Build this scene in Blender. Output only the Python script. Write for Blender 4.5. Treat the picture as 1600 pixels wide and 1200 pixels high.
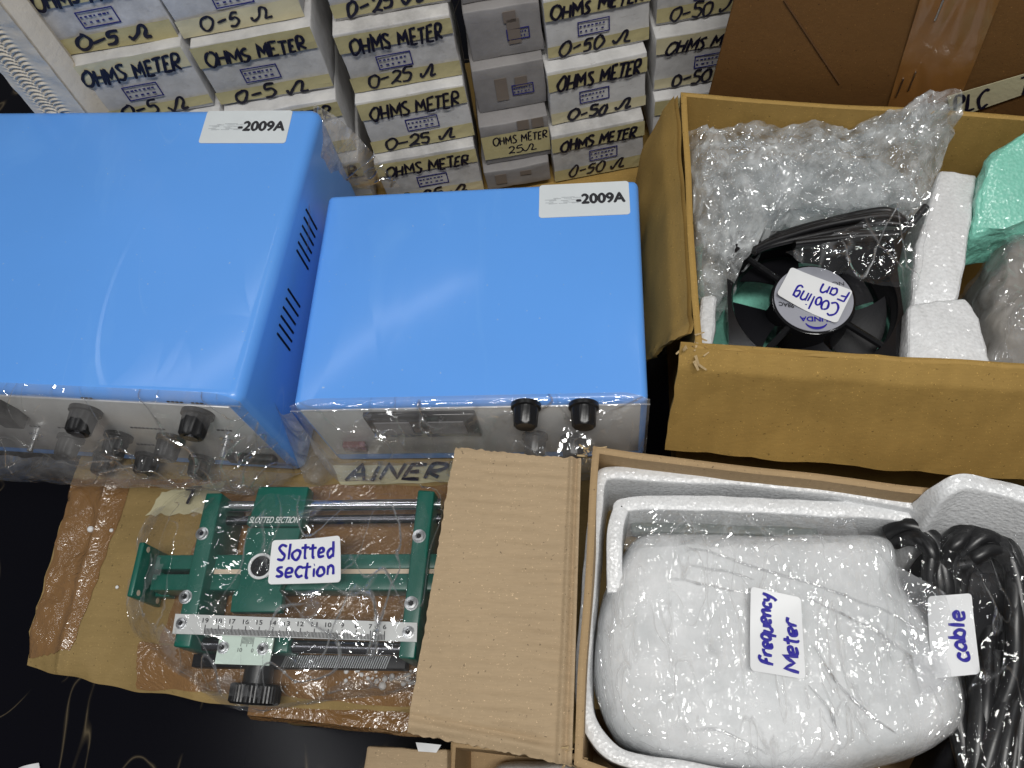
import bpy, bmesh, math, random
from mathutils import Vector, Matrix, noise
from mathutils.bvhtree import BVHTree

S = bpy.context.scene
for o in list(bpy.data.objects):
    bpy.data.objects.remove(o)
COL = S.collection
V = Vector
rnd = random.Random(7)

# ------------------------------------------------------------------ camera, world, lamps, exposure
CAM_H = 0.607                       # lens height above the taped support carton
FOC = 1266.0                        # focal length in pixels of a 1600 px wide frame
RW = Matrix(((0.9929, -0.0288, -0.1157), (0.0258, -0.8951, 0.4451), (-0.1164, -0.4450, -0.8880)))
EYE = V((0, 0, CAM_H))
cd = bpy.data.cameras.new('camera')
cd.sensor_width = 36.0
cd.lens = FOC / 1600.0 * 36.0
cd.clip_start, cd.clip_end = 0.02, 60.0
cam = bpy.data.objects.new('camera', cd)
COL.objects.link(cam)
cx, cy, cz = RW @ V((1, 0, 0)), RW @ V((0, -1, 0)), RW @ V((0, 0, -1))
cam.matrix_world = Matrix(((cx.x, cy.x, cz.x, EYE.x), (cx.y, cy.y, cz.y, EYE.y), (cx.z, cy.z, cz.z, EYE.z), (0, 0, 0, 1)))
S.camera = cam

W = bpy.data.worlds.new('World')
S.world = W
W.use_nodes = True
W.node_tree.nodes['Background'].inputs[0].default_value = (0.95, 0.97, 1.0, 1)
W.node_tree.nodes['Background'].inputs[1].default_value = 0.10

def area(name, loc, target, sx, sy, power, col):
    l = bpy.data.lights.new(name, 'AREA')
    l.shape = 'RECTANGLE'
    l.size, l.size_y, l.energy, l.color = sx, sy, power, col
    o = bpy.data.objects.new(name, l)
    COL.objects.link(o)
    o.location = loc
    o.rotation_euler = (V(target) - V(loc)).to_track_quat('-Z', 'Y').to_euler()
    return o
area('ceiling_lamp', (0.14, -0.22, 1.75), (0.05, 0.2, 0), 0.9, 0.20, 20.0, (1.0, 0.985, 0.95))
area('added_glint_lamp', (-0.80, -0.25, 1.95), (0, 0.3, 0), 1.2, 0.03, 3.0, (0.98, 0.99, 1.0))  # unseen strip lamps, here and below, added to put glints on the film
area('added_glint_lamp', (0.75, 0.75, 1.9), (0.1, 0.3, 0), 1.2, 0.03, 2.6, (0.98, 0.99, 1.0))
area('added_glint_lamp', (-0.9, 1.25, 2.0), (0.0, 0.3, 0), 1.2, 0.03, 2.6, (0.98, 0.99, 1.0))
area('added_glint_lamp', (0.9, -0.9, 2.0), (0.0, 0.3, 0), 1.2, 0.03, 3.0, (0.98, 0.99, 1.0))

S.view_settings.view_transform = 'Standard'
S.view_settings.look = 'None'
S.view_settings.gamma = 1.0
S.view_settings.exposure = 0.0
S.view_settings.use_curve_mapping = False
S.cycles.use_denoising = True
S.cycles.transparent_max_bounces = 24
S.cycles.max_bounces = 10

# ------------------------------------------------------------------ geometry helpers
def ray(px, py):
    return (RW @ V((px - 800.0, py - 600.0, FOC))).normalized()
def at(px, py, z):                  # a point seen at a pixel, at height z
    d = ray(px, py)
    return EYE + d * ((z - CAM_H) / d.z)
def on_plane(px, py, p, n):
    d = ray(px, py)
    return EYE + d * ((V(p) - EYE).dot(n) / d.dot(n))

class MB:
    def __init__(s):
        s.v, s.f = [], []
    def add(s, vs, fs):
        k = len(s.v)
        s.v += [V(p) for p in vs]
        s.f += [[i + k for i in f] for f in fs]
    def hexa(s, b, t):              # bottom ring, top ring (4 each, counter-clockwise from above)
        n = len(b)
        s.add(list(b) + list(t), [list(range(n))[::-1], list(range(n, 2 * n))] + [[i, (i + 1) % n, n + (i + 1) % n, n + i] for i in range(n)])
    def slab(s, o, a, b, c):        # parallelepiped
        o, a, b, c = V(o), V(a), V(b), V(c)
        if a.cross(b).dot(c) < 0:
            a, b = b, a
        s.hexa([o, o + a, o + a + b, o + b], [o + c, o + a + c, o + a + b + c, o + b + c])
    def prism(s, poly, z0, z1):
        poly = [V(p) for p in poly]
        ar = sum(poly[i].x * poly[(i + 1) % len(poly)].y - poly[(i + 1) % len(poly)].x * poly[i].y for i in range(len(poly)))
        if ar < 0:
            poly = poly[::-1]
        s.hexa([V((p.x, p.y, z0)) for p in poly], [V((p.x, p.y, z1)) for p in poly])
    def tube(s, pts, r, n=8, cap=True, flat=None, rr=None):
        pts = [V(p) for p in pts]
        m = len(pts)
        up = None
        vs = []
        for i, p in enumerate(pts):
            t = (pts[min(i + 1, m - 1)] - pts[max(i - 1, 0)])
            t = t.normalized() if t.length > 1e-9 else V((1, 0, 0))
            if flat is not None:
                nrm = flat
            else:
                if up is None:
                    up = V((0, 0, 1)) if abs(t.z) < .9 else V((1, 0, 0))
                nrm = (up - t * up.dot(t)).normalized()
                up = nrm
            side = t.cross(nrm).normalized()
            ri = r if rr is None else rr[i]
            h = ri if flat is None else min(ri * .25, .00022)
            for k in range(n):
                a = 2 * math.pi * k / n
                vs.append(p + side * (math.cos(a) * ri) + nrm * (math.sin(a) * h))
        fs = [[i * n + k, i * n + (k + 1) % n, (i + 1) * n + (k + 1) % n, (i + 1) * n + k] for i in range(m - 1) for k in range(n)]
        if cap:
            fs += [list(range(n))[::-1], [(m - 1) * n + k for k in range(n)]]
        s.add(vs, fs)
    def lathe(s, o, ax, prof, n=24, flute=0, fl=0.0, rng=None):     # prof: (distance along axis, radius)
        o, ax = V(o), V(ax).normalized()
        u = ax.orthogonal().normalized()
        w = ax.cross(u)
        vs = []
        for j, (d, r) in enumerate(prof):
            for k in range(n):
                a = 2 * math.pi * k / n
                q = r
                if flute and (rng is None or rng[0] <= j <= rng[1]):
                    q = r * (1 + fl * math.cos(a * flute))
                vs.append(o + ax * d + u * (math.cos(a) * q) + w * (math.sin(a) * q))
        m = len(prof)
        fs = [[i * n + k, i * n + (k + 1) % n, (i + 1) * n + (k + 1) % n, (i + 1) * n + k] for i in range(m - 1) for k in range(n)]
        fs += [list(range(n))[::-1], [(m - 1) * n + k for k in range(n)]]
        s.add(vs, fs)
    def grid(s, fn, nu, nv):
        k = len(s.v)
        s.v += [V(fn(i / nu, j / nv)) for j in range(nv + 1) for i in range(nu + 1)]
        s.f += [[k + j * (nu + 1) + i, k + j * (nu + 1) + i + 1, k + (j + 1) * (nu + 1) + i + 1, k + (j + 1) * (nu + 1) + i] for j in range(nv) for i in range(nu)]
    def ball(s, c, r, n=8, m=5, sq=1.0):
        vs, fs = [V(c) + V((0, 0, r * sq))], []
        for j in range(1, m):
            for k in range(n):
                a, b = math.pi * j / m, 2 * math.pi * k / n
                vs.append(V(c) + V((r * math.sin(a) * math.cos(b), r * math.sin(a) * math.sin(b), r * sq * math.cos(a))))
        vs.append(V(c) - V((0, 0, r * sq)))
        e = len(vs) - 1
        fs += [[0, 1 + k, 1 + (k + 1) % n] for k in range(n)]
        for j in range(m - 2):
            fs += [[1 + j * n + k, 1 + (j + 1) * n + k, 1 + (j + 1) * n + (k + 1) % n, 1 + j * n + (k + 1) % n] for k in range(n)]
        fs += [[e, 1 + (m - 2) * n + (k + 1) % n, 1 + (m - 2) * n + k] for k in range(n)]
        s.add(vs, fs)

def world_loc(p):
    l = V((0, 0, 0))
    while p:
        l = l + p.location
        p = p.parent
    return l
def obj(name, mb, m, parent=None, bevel=0.0, seg=2, smooth=None, disp=None, sub=0, loc=None):
    base = world_loc(parent) if parent else (V(loc) if loc is not None else None)
    if base is None:
        lo = [min(v[i] for v in mb.v) for i in range(3)]
        hi = [max(v[i] for v in mb.v) for i in range(3)]
        base = V(((lo[0] + hi[0]) / 2, (lo[1] + hi[1]) / 2, lo[2]))
    me = bpy.data.meshes.new(name)
    me.from_pydata([tuple(v - base) for v in mb.v], [], mb.f)
    me.update()
    if bevel or sub or disp:
        bm = bmesh.new()
        bm.from_mesh(me)
        if bevel:
            es = [e for e in bm.edges if len(e.link_faces) == 2 and e.calc_face_angle(0) > .5]
            bmesh.ops.bevel(bm, geom=es, offset=bevel, segments=seg, profile=.5, affect='EDGES', clamp_overlap=True)
        if sub:
            bmesh.ops.subdivide_edges(bm, edges=bm.edges[:], cuts=sub, use_grid_fill=True)
        if disp:
            bm.normal_update()
            mv = [(v, disp(v.co + base, v.normal)) for v in bm.verts]
            for v, d in mv:
                v.co += d
        bm.to_mesh(me)
        bm.free()
    me.materials.append(m)
    o = bpy.data.objects.new(name, me)
    COL.objects.link(o)
    if parent:
        o.parent = parent
    else:
        o.location = base
    if smooth is None:
        smooth = bool(bevel) or bool(disp)
    if smooth:
        for p in me.polygons:
            p.use_smooth = True
        try:
            me.set_sharp_from_angle(angle=math.radians(50 if smooth is True else smooth))
        except Exception:
            pass
    return o
def thing(name, label, cat, loc, group=None):
    o = bpy.data.objects.new(name, None)
    o.empty_display_size = .02
    COL.objects.link(o)
    o.location = loc
    return tag(o, label, cat, group)
def tag(o, label, cat, group=None, kind=None):
    o['label'], o['category'] = label, cat
    if group:
        o['group'] = group
    if kind:
        o['kind'] = kind
    return o

def nz(p, s, seed=0.0):
    return noise.noise(V((p[0] * s + seed * 7.31, p[1] * s - seed * 3.7, p[2] * s + seed * 1.9)))
def ridge(p, s, seed=0.0):
    return 1.0 - abs(nz(p, s, seed)) * 2.2
def crease(p, s, seed=0.0):         # sharp creased folds
    return ridge(p, s, seed) * .6 + ridge(p, s * 2.1, seed + 3) * .3 + ridge(p, s * 4.3, seed + 5) * .15

def catmull(pts, n=8, closed=False):
    pts = [V(p) for p in pts]
    m = len(pts)
    out = []
    rng = range(m if closed else m - 1)
    for i in rng:
        g = (lambda k: pts[k % m]) if closed else (lambda k: pts[max(0, min(m - 1, k))])
        p0, p1, p2, p3 = g(i - 1), g(i), g(i + 1), g(i + 2)
        for j in range(n):
            t = j / n
            out.append(.5 * ((2 * p1) + (p2 - p0) * t + (2 * p0 - 5 * p1 + 4 * p2 - p3) * t * t + (3 * p1 - p0 - 3 * p2 + p3) * t ** 3))
    if not closed:
        out.append(pts[-1])
    return out

# ------------------------------------------------------------------ materials
def new_mat(name):
    m = bpy.data.materials.new(name)
    m.use_nodes = True
    return m, m.node_tree.nodes, m.node_tree.links, m.node_tree.nodes['Principled BSDF']
def coords(n, l, scale=(1, 1, 1), rot=(0, 0, 0)):
    c = n.new('ShaderNodeTexCoord')
    mp = n.new('ShaderNodeMapping')
    mp.inputs['Scale'].default_value = scale
    mp.inputs['Rotation'].default_value = rot
    l.new(c.outputs['Object'], mp.inputs['Vector'])
    return mp.outputs[0]
def tnoise(n, l, co, scale, detail=3, rough=.5, dist=0.0):
    t = n.new('ShaderNodeTexNoise')
    t.inputs['Scale'].default_value = scale
    t.inputs['Detail'].default_value = detail
    t.inputs['Roughness'].default_value = rough
    t.inputs['Distortion'].default_value = dist
    l.new(co, t.inputs['Vector'])
    return t.outputs['Fac']
def ramp(n, l, f, stops):
    r = n.new('ShaderNodeValToRGB')
    e = r.color_ramp.elements
    while len(e) < len(stops):
        e.new(.5)
    for q, (p, c) in zip(e, stops):
        q.position = p
        q.color = (c, c, c, 1) if not hasattr(c, '__len__') else (*c, 1)
    l.new(f, r.inputs[0])
    return r.outputs[0]
def mix(n, l, a, b, f, mode='MIX'):
    x = n.new('ShaderNodeMix')
    x.data_type = 'RGBA'
    x.blend_type = mode
    for k, q in ((6, a), (7, b), (0, f)):
        if hasattr(q, 'is_linked'):
            l.new(q, x.inputs[k])
        else:
            x.inputs[k].default_value = (*q, 1) if hasattr(q, '__len__') else q
    return x.outputs[2]
def bump(n, l, h, strength, dist, nrm=None):
    b = n.new('ShaderNodeBump')
    b.inputs['Strength'].default_value = strength
    b.inputs['Distance'].default_value = dist
    l.new(h, b.inputs['Height'])
    if nrm is not None:
        l.new(nrm, b.inputs['Normal'])
    return b.outputs[0]
def sc3(c, k):
    return tuple(min(1, x * k) for x in c)

def plain(name, c, rough=.5, metal=0.0, spec=.5, var=.12, scale=60, bmp=.0, coat=0.0):
    m, n, l, b = new_mat(name)
    co = coords(n, l)
    f = tnoise(n, l, co, scale, 4)
    l.new(mix(n, l, sc3(c, 1 - var), sc3(c, 1 + var), f), b.inputs['Base Color'])
    b.inputs['Roughness'].default_value = rough
    b.inputs['Metallic'].default_value = metal
    b.inputs['Specular IOR Level'].default_value = spec
    b.inputs['Coat Weight'].default_value = coat
    if bmp:
        l.new(bump(n, l, tnoise(n, l, co, scale * 6, 3), bmp, .001), b.inputs['Normal'])
    return m
def cardboard(name, c, rot=0.0, flute=40, fl=.25, axis='X', rough=.75, mottle=.16, rot3=None):
    m, n, l, b = new_mat(name)
    co = coords(n, l, rot=rot3 or (0, 0, rot))
    big = tnoise(n, l, co, 14, 4, .6)
    fib = tnoise(n, l, coords(n, l, (60, 500, 300), (0, 0, rot)), 2.0, 4, .7)
    spk = ramp(n, l, tnoise(n, l, co, 420, 2, .6), [(.27, 1.0), (.31, 0.0)])
    lt = ramp(n, l, tnoise(n, l, co, 700, 2, .7), [(.66, 0.0), (.72, 1.0)])
    w = n.new('ShaderNodeTexWave')
    w.bands_direction = axis
    w.inputs['Scale'].default_value = flute
    w.inputs['Distortion'].default_value = 1.2
    w.inputs['Detail'].default_value = 2
    w.inputs['Detail Scale'].default_value = .6
    l.new(co, w.inputs['Vector'])
    col = mix(n, l, sc3(c, 1 - mottle), sc3(c, 1 + mottle), big)
    col = mix(n, l, col, sc3(c, .78), ramp(n, l, fib, [(.4, 0.0), (.75, .55)]))
    wf = n.new('ShaderNodeMath')
    wf.operation = 'MULTIPLY'
    wf.inputs[1].default_value = fl * .5
    l.new(w.outputs['Fac'], wf.inputs[0])
    col = mix(n, l, col, sc3(c, .72), wf.outputs[0])
    col = mix(n, l, col, sc3(c, .4), spk)
    col = mix(n, l, col, sc3(c, 1.7), lt)
    l.new(col, b.inputs['Base Color'])
    b.inputs['Roughness'].default_value = rough
    b.inputs['Specular IOR Level'].default_value = .3
    nb = bump(n, l, w.outputs['Fac'], fl, .0012)
    nb = bump(n, l, big, .35, .004, nb)
    nb = bump(n, l, tnoise(n, l, co, 500, 4, .7), .35, .0006, nb)
    l.new(nb, b.inputs['Normal'])
    return m
def foam(name, c, sparkle=1.0, cell=400):
    m, n, l, b = new_mat(name)
    co = coords(n, l)
    v = n.new('ShaderNodeTexVoronoi')
    v.inputs['Scale'].default_value = cell
    l.new(co, v.inputs['Vector'])
    f = tnoise(n, l, co, cell * .8, 4, .7)
    big = tnoise(n, l, co, 22, 3)
    col = mix(n, l, sc3(c, .90), sc3(c, 1.08), big)
    col = mix(n, l, col, sc3(c, .78), ramp(n, l, f, [(.35, .55), (.58, 0.0)]))
    l.new(col, b.inputs['Base Color'])
    b.inputs['Roughness'].default_value = .30
    b.inputs['Specular IOR Level'].default_value = .55
    b.inputs['Subsurface Weight'].default_value = .15
    b.inputs['Coat Weight'].default_value = .45
    b.inputs['Coat Roughness'].default_value = .12
    l.new(facets(n, l, ((620, .45, 1, 0),)), b.inputs['Coat Normal'])
    b.inputs['Subsurface Radius'].default_value = (.006, .006, .006)
    nb = bump(n, l, v.outputs['Distance'], .5 * sparkle, .0008)
    nb = bump(n, l, f, .4 * sparkle, .0006, nb)
    l.new(nb, b.inputs['Normal'])
    return m
def math_(n, l, op, a, b=None, clamp=False):
    x = n.new('ShaderNodeMath')
    x.operation = op
    x.use_clamp = clamp
    for k, q in ((0, a), (1, b)):
        if q is None: continue
        if hasattr(q, 'is_linked'): l.new(q, x.inputs[k])
        else: x.inputs[k].default_value = q
    return x.outputs[0]
def facets(n, l, specs, warp=.35):
    """normals of crushed film: flat little facets of random tilt; specs = (cells per metre, tilt, stretch, turn)"""
    geo = n.new('ShaderNodeNewGeometry')
    acc = geo.outputs['Normal']
    for (scale, k, stretch, turn) in specs:
        co = coords(n, l, (1, stretch, 1), (0, 0, turn))
        nt = n.new('ShaderNodeTexNoise'); nt.inputs['Scale'].default_value = scale * .5; nt.inputs['Detail'].default_value = 2; l.new(co, nt.inputs['Vector'])
        sb = n.new('ShaderNodeVectorMath'); sb.operation = 'SCALE'; l.new(nt.outputs['Color'], sb.inputs[0]); sb.inputs['Scale'].default_value = warp * 2.2 / scale
        ad = n.new('ShaderNodeVectorMath'); ad.operation = 'ADD'; l.new(co, ad.inputs[0]); l.new(sb.outputs[0], ad.inputs[1])
        v = n.new('ShaderNodeTexVoronoi'); v.inputs['Scale'].default_value = scale; l.new(ad.outputs[0], v.inputs['Vector'])
        c = n.new('ShaderNodeVectorMath'); c.operation = 'SUBTRACT'; l.new(v.outputs['Color'], c.inputs[0]); c.inputs[1].default_value = (.5, .5, .5)
        m = n.new('ShaderNodeVectorMath'); m.operation = 'SCALE'; l.new(c.outputs[0], m.inputs[0]); m.inputs['Scale'].default_value = k * 2
        a = n.new('ShaderNodeVectorMath'); a.operation = 'ADD'; l.new(acc, a.inputs[0]); l.new(m.outputs[0], a.inputs[1])
        acc = a.outputs[0]
    nn = n.new('ShaderNodeVectorMath'); nn.operation = 'NORMALIZE'; l.new(acc, nn.inputs[0])
    return nn.outputs[0]
def creases(n, l, scale, width, stretch=1.0, turn=0.0, detail=1.5, gate=.5):
    """thin folded lines: (profile that rises across each line, mask of the lines)"""
    co = coords(n, l, (1, stretch, 1), (0, 0, turn))
    a = math_(n, l, 'ABSOLUTE', math_(n, l, 'SUBTRACT', tnoise(n, l, co, scale, detail, .45, .5), .5))
    h = math_(n, l, 'DIVIDE', a, width, True)
    g = ramp(n, l, tnoise(n, l, co, scale * .6, 2), [(gate - .04, 0.0), (gate + .08, 1.0)])
    mk = math_(n, l, 'MULTIPLY', math_(n, l, 'SUBTRACT', 1.0, h), g)
    return mk
def film(name, haze=.05, tint=(1, 1, 1), fac=.08, facet=((60, .3, 1, 0),), crease=((14, .02, 1, 0), (22, .02, .4, .7)), rough=.06, hazec=(.85, .87, .9), hazevar=.5, hs=14, line=.35, linehaze=.10, cluster=0.0):
    m, n, l, b = new_mat(name)
    n.remove(b)
    out = n['Material Output']
    co = coords(n, l)
    nb = facets(n, l, facet)
    lines = None
    for (sc_, wd, st, tn) in crease:
        mk = creases(n, l, sc_, wd, st, tn)
        lines = mk if lines is None else math_(n, l, 'MAXIMUM', lines, mk)
    if lines is not None:
        nb = bump(n, l, lines, 1.0, .004, nb)
    g = n.new('ShaderNodeBsdfGlossy'); g.inputs['Roughness'].default_value = rough; g.inputs['Color'].default_value = (1, 1, 1, 1); l.new(nb, g.inputs['Normal'])
    t = n.new('ShaderNodeBsdfTransparent'); t.inputs['Color'].default_value = (*tint, 1)
    d = n.new('ShaderNodeBsdfDiffuse'); d.inputs['Color'].default_value = (*hazec, 1)
    hz = n.new('ShaderNodeMapRange'); hz.inputs[3].default_value = haze * (1 - hazevar); hz.inputs[4].default_value = haze * (1 + hazevar)
    hz.inputs[1].default_value = .35; hz.inputs[2].default_value = .65
    l.new(tnoise(n, l, co, hs, 4, .6, .5), hz.inputs[0])
    hf, gf_ = hz.outputs[0], fac
    if cluster:
        gf_ = math_(n, l, 'MULTIPLY', ramp(n, l, tnoise(n, l, co, cluster, 3, .55), [(.40, .22), (.58, 1.0)]), fac)
    if lines is not None:
        hf = math_(n, l, 'ADD', hf, math_(n, l, 'MULTIPLY', lines, linehaze), True)
        gf_ = math_(n, l, 'ADD', math_(n, l, 'MULTIPLY', lines, line), gf_, True)
    m1 = n.new('ShaderNodeMixShader'); l.new(hf, m1.inputs[0]); l.new(t.outputs[0], m1.inputs[1]); l.new(d.outputs[0], m1.inputs[2])
    m2 = n.new('ShaderNodeMixShader')
    if hasattr(gf_, 'is_linked'): l.new(gf_, m2.inputs[0])
    else: m2.inputs[0].default_value = gf_
    l.new(m1.outputs[0], m2.inputs[1]); l.new(g.outputs[0], m2.inputs[2])
    l.new(m2.outputs[0], out.inputs['Surface'])
    return m

M = {}
def blue_case(name, c):
    m, n, l, b = new_mat(name)
    co = coords(n, l)
    l.new(mix(n, l, sc3(c, .95), sc3(c, 1.05), tnoise(n, l, co, 9, 4)), b.inputs['Base Color'])
    b.inputs['Roughness'].default_value = .42
    b.inputs['Specular IOR Level'].default_value = .35
    b.inputs['Coat Weight'].default_value = .38
    b.inputs['Coat Roughness'].default_value = .14
    mk = creases(n, l, 7, .012, .35, .25, 1.0, .55)
    nb = facets(n, l, ((13, .022, .25, .3), (30, .018, .3, -.25)), .9)
    l.new(bump(n, l, mk, .5, .002, nb), b.inputs['Coat Normal'])
    l.new(bump(n, l, tnoise(n, l, co, 900, 3, .6), .06, .0004), b.inputs['Normal'])
    lines = math_(n, l, 'MAXIMUM', creases(n, l, 11, .004, .3, .8, 1.0, .60), creases(n, l, 15, .004, .25, -.4, 1.0, .62))
    dust = ramp(n, l, tnoise(n, l, co, 330, 2, .5), [(.745, 0.0), (.77, 1.0)])
    bc = b.inputs['Base Color'].links[0].from_socket
    soft = ramp(n, l, tnoise(n, l, coords(n, l, (1, .3, 1), (0, 0, .2)), 11, 4, .6, 1.2), [(.52, 0.0), (.75, 1.0)])
    bc = mix(n, l, bc, (.20, .47, .95), math_(n, l, 'MULTIPLY', soft, .45))
    bc = mix(n, l, bc, (.34, .58, .93), math_(n, l, 'MULTIPLY', lines, .45))
    l.new(mix(n, l, bc, (.50, .62, .75), math_(n, l, 'MULTIPLY', dust, .6)), b.inputs['Base Color'])
    return m
M['blue'] = blue_case('blue_enamel', (.118, .362, .90))
M['panel'] = plain('brushed_grey_panel', (.62, .62, .61), .35, 0.25, .5, .05, 30)
M['black'] = plain('black_plastic', (.009, .009, .010), .34, 0, .5, .3, 80, .05)
M['blackgloss'] = plain('black_gloss', (.008, .008, .009), .12, 0, .5, .2, 50)
M['matblack'] = plain('matt_black', (.007, .007, .009), .5, 0, .25, .3, 90, .1)
M['chrome'] = plain('chrome', (.82, .83, .85), .14, 1.0, .5, .05, 40)
M['steel'] = plain('steel', (.62, .63, .64), .28, 1.0, .5, .1, 120)
M['darksteel'] = plain('dark_steel', (.20, .20, .22), .24, 1.0, .5, .1, 90)
M['green'] = plain('green_enamel', (.007, .106, .077), .34, 0, .5, .10, 30, .02)
M['greendark'] = plain('dark_green_plate', (.015, .075, .058), .4, 0, .5, .1, 30)
M['cream'] = plain('cream_slot', (.62, .50, .38), .5, 0, .4, .06, 60)
M['ruler'] = plain('silver_scale', (.66, .67, .66), .35, .25, .5, .05, 50)
M['mint'] = plain('mint_vernier', (.62, .74, .66), .38, .1, .5, .04, 50)
M['ink'] = plain('scale_ink', (.03, .03, .035), .5, 0, .3, .1)
M['whiteink'] = plain('white_print', (.75, .80, .78), .5, 0, .3, .05)
M['sticker'] = plain('white_sticker', (.80, .81, .82), .38, 0, .45, .03, 20)
M['stickergrey'] = plain('pale_sticker', (.66, .70, .72), .4, 0, .45, .04, 90)
M['smudge'] = plain('rubbed_print', (.50, .53, .55), .5, 0, .3, .25, 500)
M['bluepen'] = plain('blue_pen', (.018, .012, .30), .5, 0, .3, .25, 300)
M['marker'] = plain('marker_ink', (.010, .009, .022), .45, 0, .35, .25, 300)
M['redswitch'] = plain('dark_red_rocker', (.10, .008, .010), .2, 0, .5, .2)
M['glass'] = plain('meter_glass', (.012, .012, .014), .06, 0, .6, .1)
M['meterface'] = plain('meter_face', (.17, .165, .17), .4, 0, .4, .1)
M['masking'] = plain('masking_tape', (.54, .475, .25), .55, 0, .35, .14, 70, .25)
M['maskingpale'] = plain('pale_masking_tape', (.50, .46, .30), .5, 0, .35, .16, 60, .3)
def carton_white(name, c, k=.22):
    m, n, l, b = new_mat(name)
    co = coords(n, l)
    g = tnoise(n, l, co, 34, 5, .65)
    col = mix(n, l, sc3(c, 1 - k), sc3(c, 1 + k * .35), ramp(n, l, g, [(.3, 0.0), (.62, 1.0)]))
    sm = ramp(n, l, tnoise(n, l, coords(n, l, (1, 1, 3)), 55, 4, .7), [(.62, 0.0), (.72, .6)])
    col = mix(n, l, col, (.30, .27, .23), sm)
    l.new(col, b.inputs['Base Color'])
    b.inputs['Roughness'].default_value = .6
    l.new(bump(n, l, g, .4, .003), b.inputs['Normal'])
    return m
M['cartonwhite'] = carton_white('white_carton_card', (.55, .54, .53))
WHITES = [M['cartonwhite'], carton_white('worn_white_carton_card', (.54, .525, .51), .34), carton_white('clean_white_carton_card', (.62, .61, .60), .2)]
TAPES = [M['masking'], plain('faded_masking_tape', (.60, .54, .35), .5, 0, .35, .16, 50, .25), plain('dull_masking_tape', (.48, .42, .22), .6, 0, .3, .18, 60, .3)]
M['cartongrey'] = carton_white('grey_carton_card', (.27, .255, .25), .18)
M['stampblue'] = plain('blue_stamp_ink', (.03, .03, .17), .6, 0, .2, .3, 400)
M['greytape'] = plain('brown_grey_tape', (.20, .165, .14), .35, 0, .5, .15, 80)
M['kraft'] = cardboard('pale_kraft_card', (.44, .325, .20), 0, 34, .24, 'Y')
M['kraftwall'] = cardboard('kraft_card_wall', (.42, .29, .155), 0, 55, .12, 'X')
M['brown'] = cardboard('golden_brown_card', (.40, .252, .072), 0, 22, .30, 'X')
M['browntop'] = cardboard('brown_card_support', (.29, .20, .078), 0, 34, .16, 'Y', mottle=.3)
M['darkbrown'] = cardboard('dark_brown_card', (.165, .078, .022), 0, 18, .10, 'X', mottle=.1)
M['edgecard'] = cardboard('torn_card_edge', (.50, .37, .20), 0, 60, .3, 'X')
def packtape(name, c):
    m, n, l, b = new_mat(name)
    co = coords(n, l)
    g = tnoise(n, l, co, 26, 5, .65, .6)
    l.new(mix(n, l, sc3(c, .75), sc3(c, 1.25), g), b.inputs['Base Color'])
    b.inputs['Roughness'].default_value = .2
    b.inputs['Coat Weight'].default_value = 1.0
    b.inputs['Coat Roughness'].default_value = .07
    a = n.new('ShaderNodeMath'); a.operation = 'SUBTRACT'; a.inputs[1].default_value = .5; l.new(tnoise(n, l, co, 45, 4, .55, 1.0), a.inputs[0])
    a2 = n.new('ShaderNodeMath'); a2.operation = 'ABSOLUTE'; l.new(a.outputs[0], a2.inputs[0])
    nb = bump(n, l, a2.outputs[0], .5, .006)
    nb = bump(n, l, g, .5, .008, nb)
    l.new(nb, b.inputs['Normal'])
    l.new(nb, b.inputs['Coat Normal'])
    return m
M['packtape'] = packtape('brown_packing_tape', (.235, .125, .048))
M['foam'] = foam('white_foam', (.80, .81, .82))
M['foamgreen'] = foam('mint_green_foam', (.26, .68, .54))
def wrapped(name):
    m, n, l, b = new_mat(name)
    co = coords(n, l)
    g = tnoise(n, l, co, 24, 4, .6)
    l.new(mix(n, l, (.60, .62, .63), (.80, .81, .82), ramp(n, l, g, [(.35, 0.0), (.62, 1.0)])), b.inputs['Base Color'])
    b.inputs['Roughness'].default_value = .5
    b.inputs['Coat Weight'].default_value = .55
    b.inputs['Coat Roughness'].default_value = .08
    l.new(facets(n, l, ((190, .34, .14, .6), (300, .32, .2, -.5), (560, .32, .6, 1.2)), .8), b.inputs['Coat Normal'])
    l.new(bump(n, l, tnoise(n, l, co, 300, 4, .6), .25, .0008), b.inputs['Normal'])
    return m
M['wrapped'] = wrapped('stretch_wrapped_foam')
M['film'] = film('clear_film', .08, fac=.10, facet=((70, .35, .6, .4), (190, .2, 1, 0)))
M['filmfront'] = film('crinkled_front_film', .10, fac=.095, facet=((24, .26, .5, .3), (60, .26, .5, -.4), (170, .16, 1, 0)), hazec=(.70, .68, .67), crease=((12, .012, 1, 0), (20, .012, .35, .5), (24, .012, .35, -.5)), line=.5, linehaze=.10, hazevar=.9)
M['bag'] = film('clear_bag_film', .018, fac=.055, facet=((40, .30, .6, .5), (130, .14, 1, 0)), crease=((9, .006, 1, 0), (15, .006, .4, .9), (16, .006, .4, -.5)), line=.8, linehaze=.30)
M['bubble'] = film('bubble_wrap_film', .26, (.97, .98, .99), fac=.13, facet=((95, .5, .8, .3), (230, .45, 1, 0)), hazec=(.80, .83, .84), hazevar=.8, hs=45, crease=((30, .03, 1, 0), (45, .03, .5, .6)), line=.3, linehaze=.25, rough=.09)
M['filmbundle'] = film('stretch_film_clear', .16, fac=.13, facet=((210, .34, .10, .75), (320, .32, .16, -.35), (520, .32, .5, .2)), crease=((30, .02, .3, .75), (40, .02, .3, -.5), (52, .02, .25, .2), (60, .02, .3, 1.2)), hs=26, line=.25, linehaze=.40, hazec=(.95, .96, .97), hazevar=.9, cluster=11)
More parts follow.
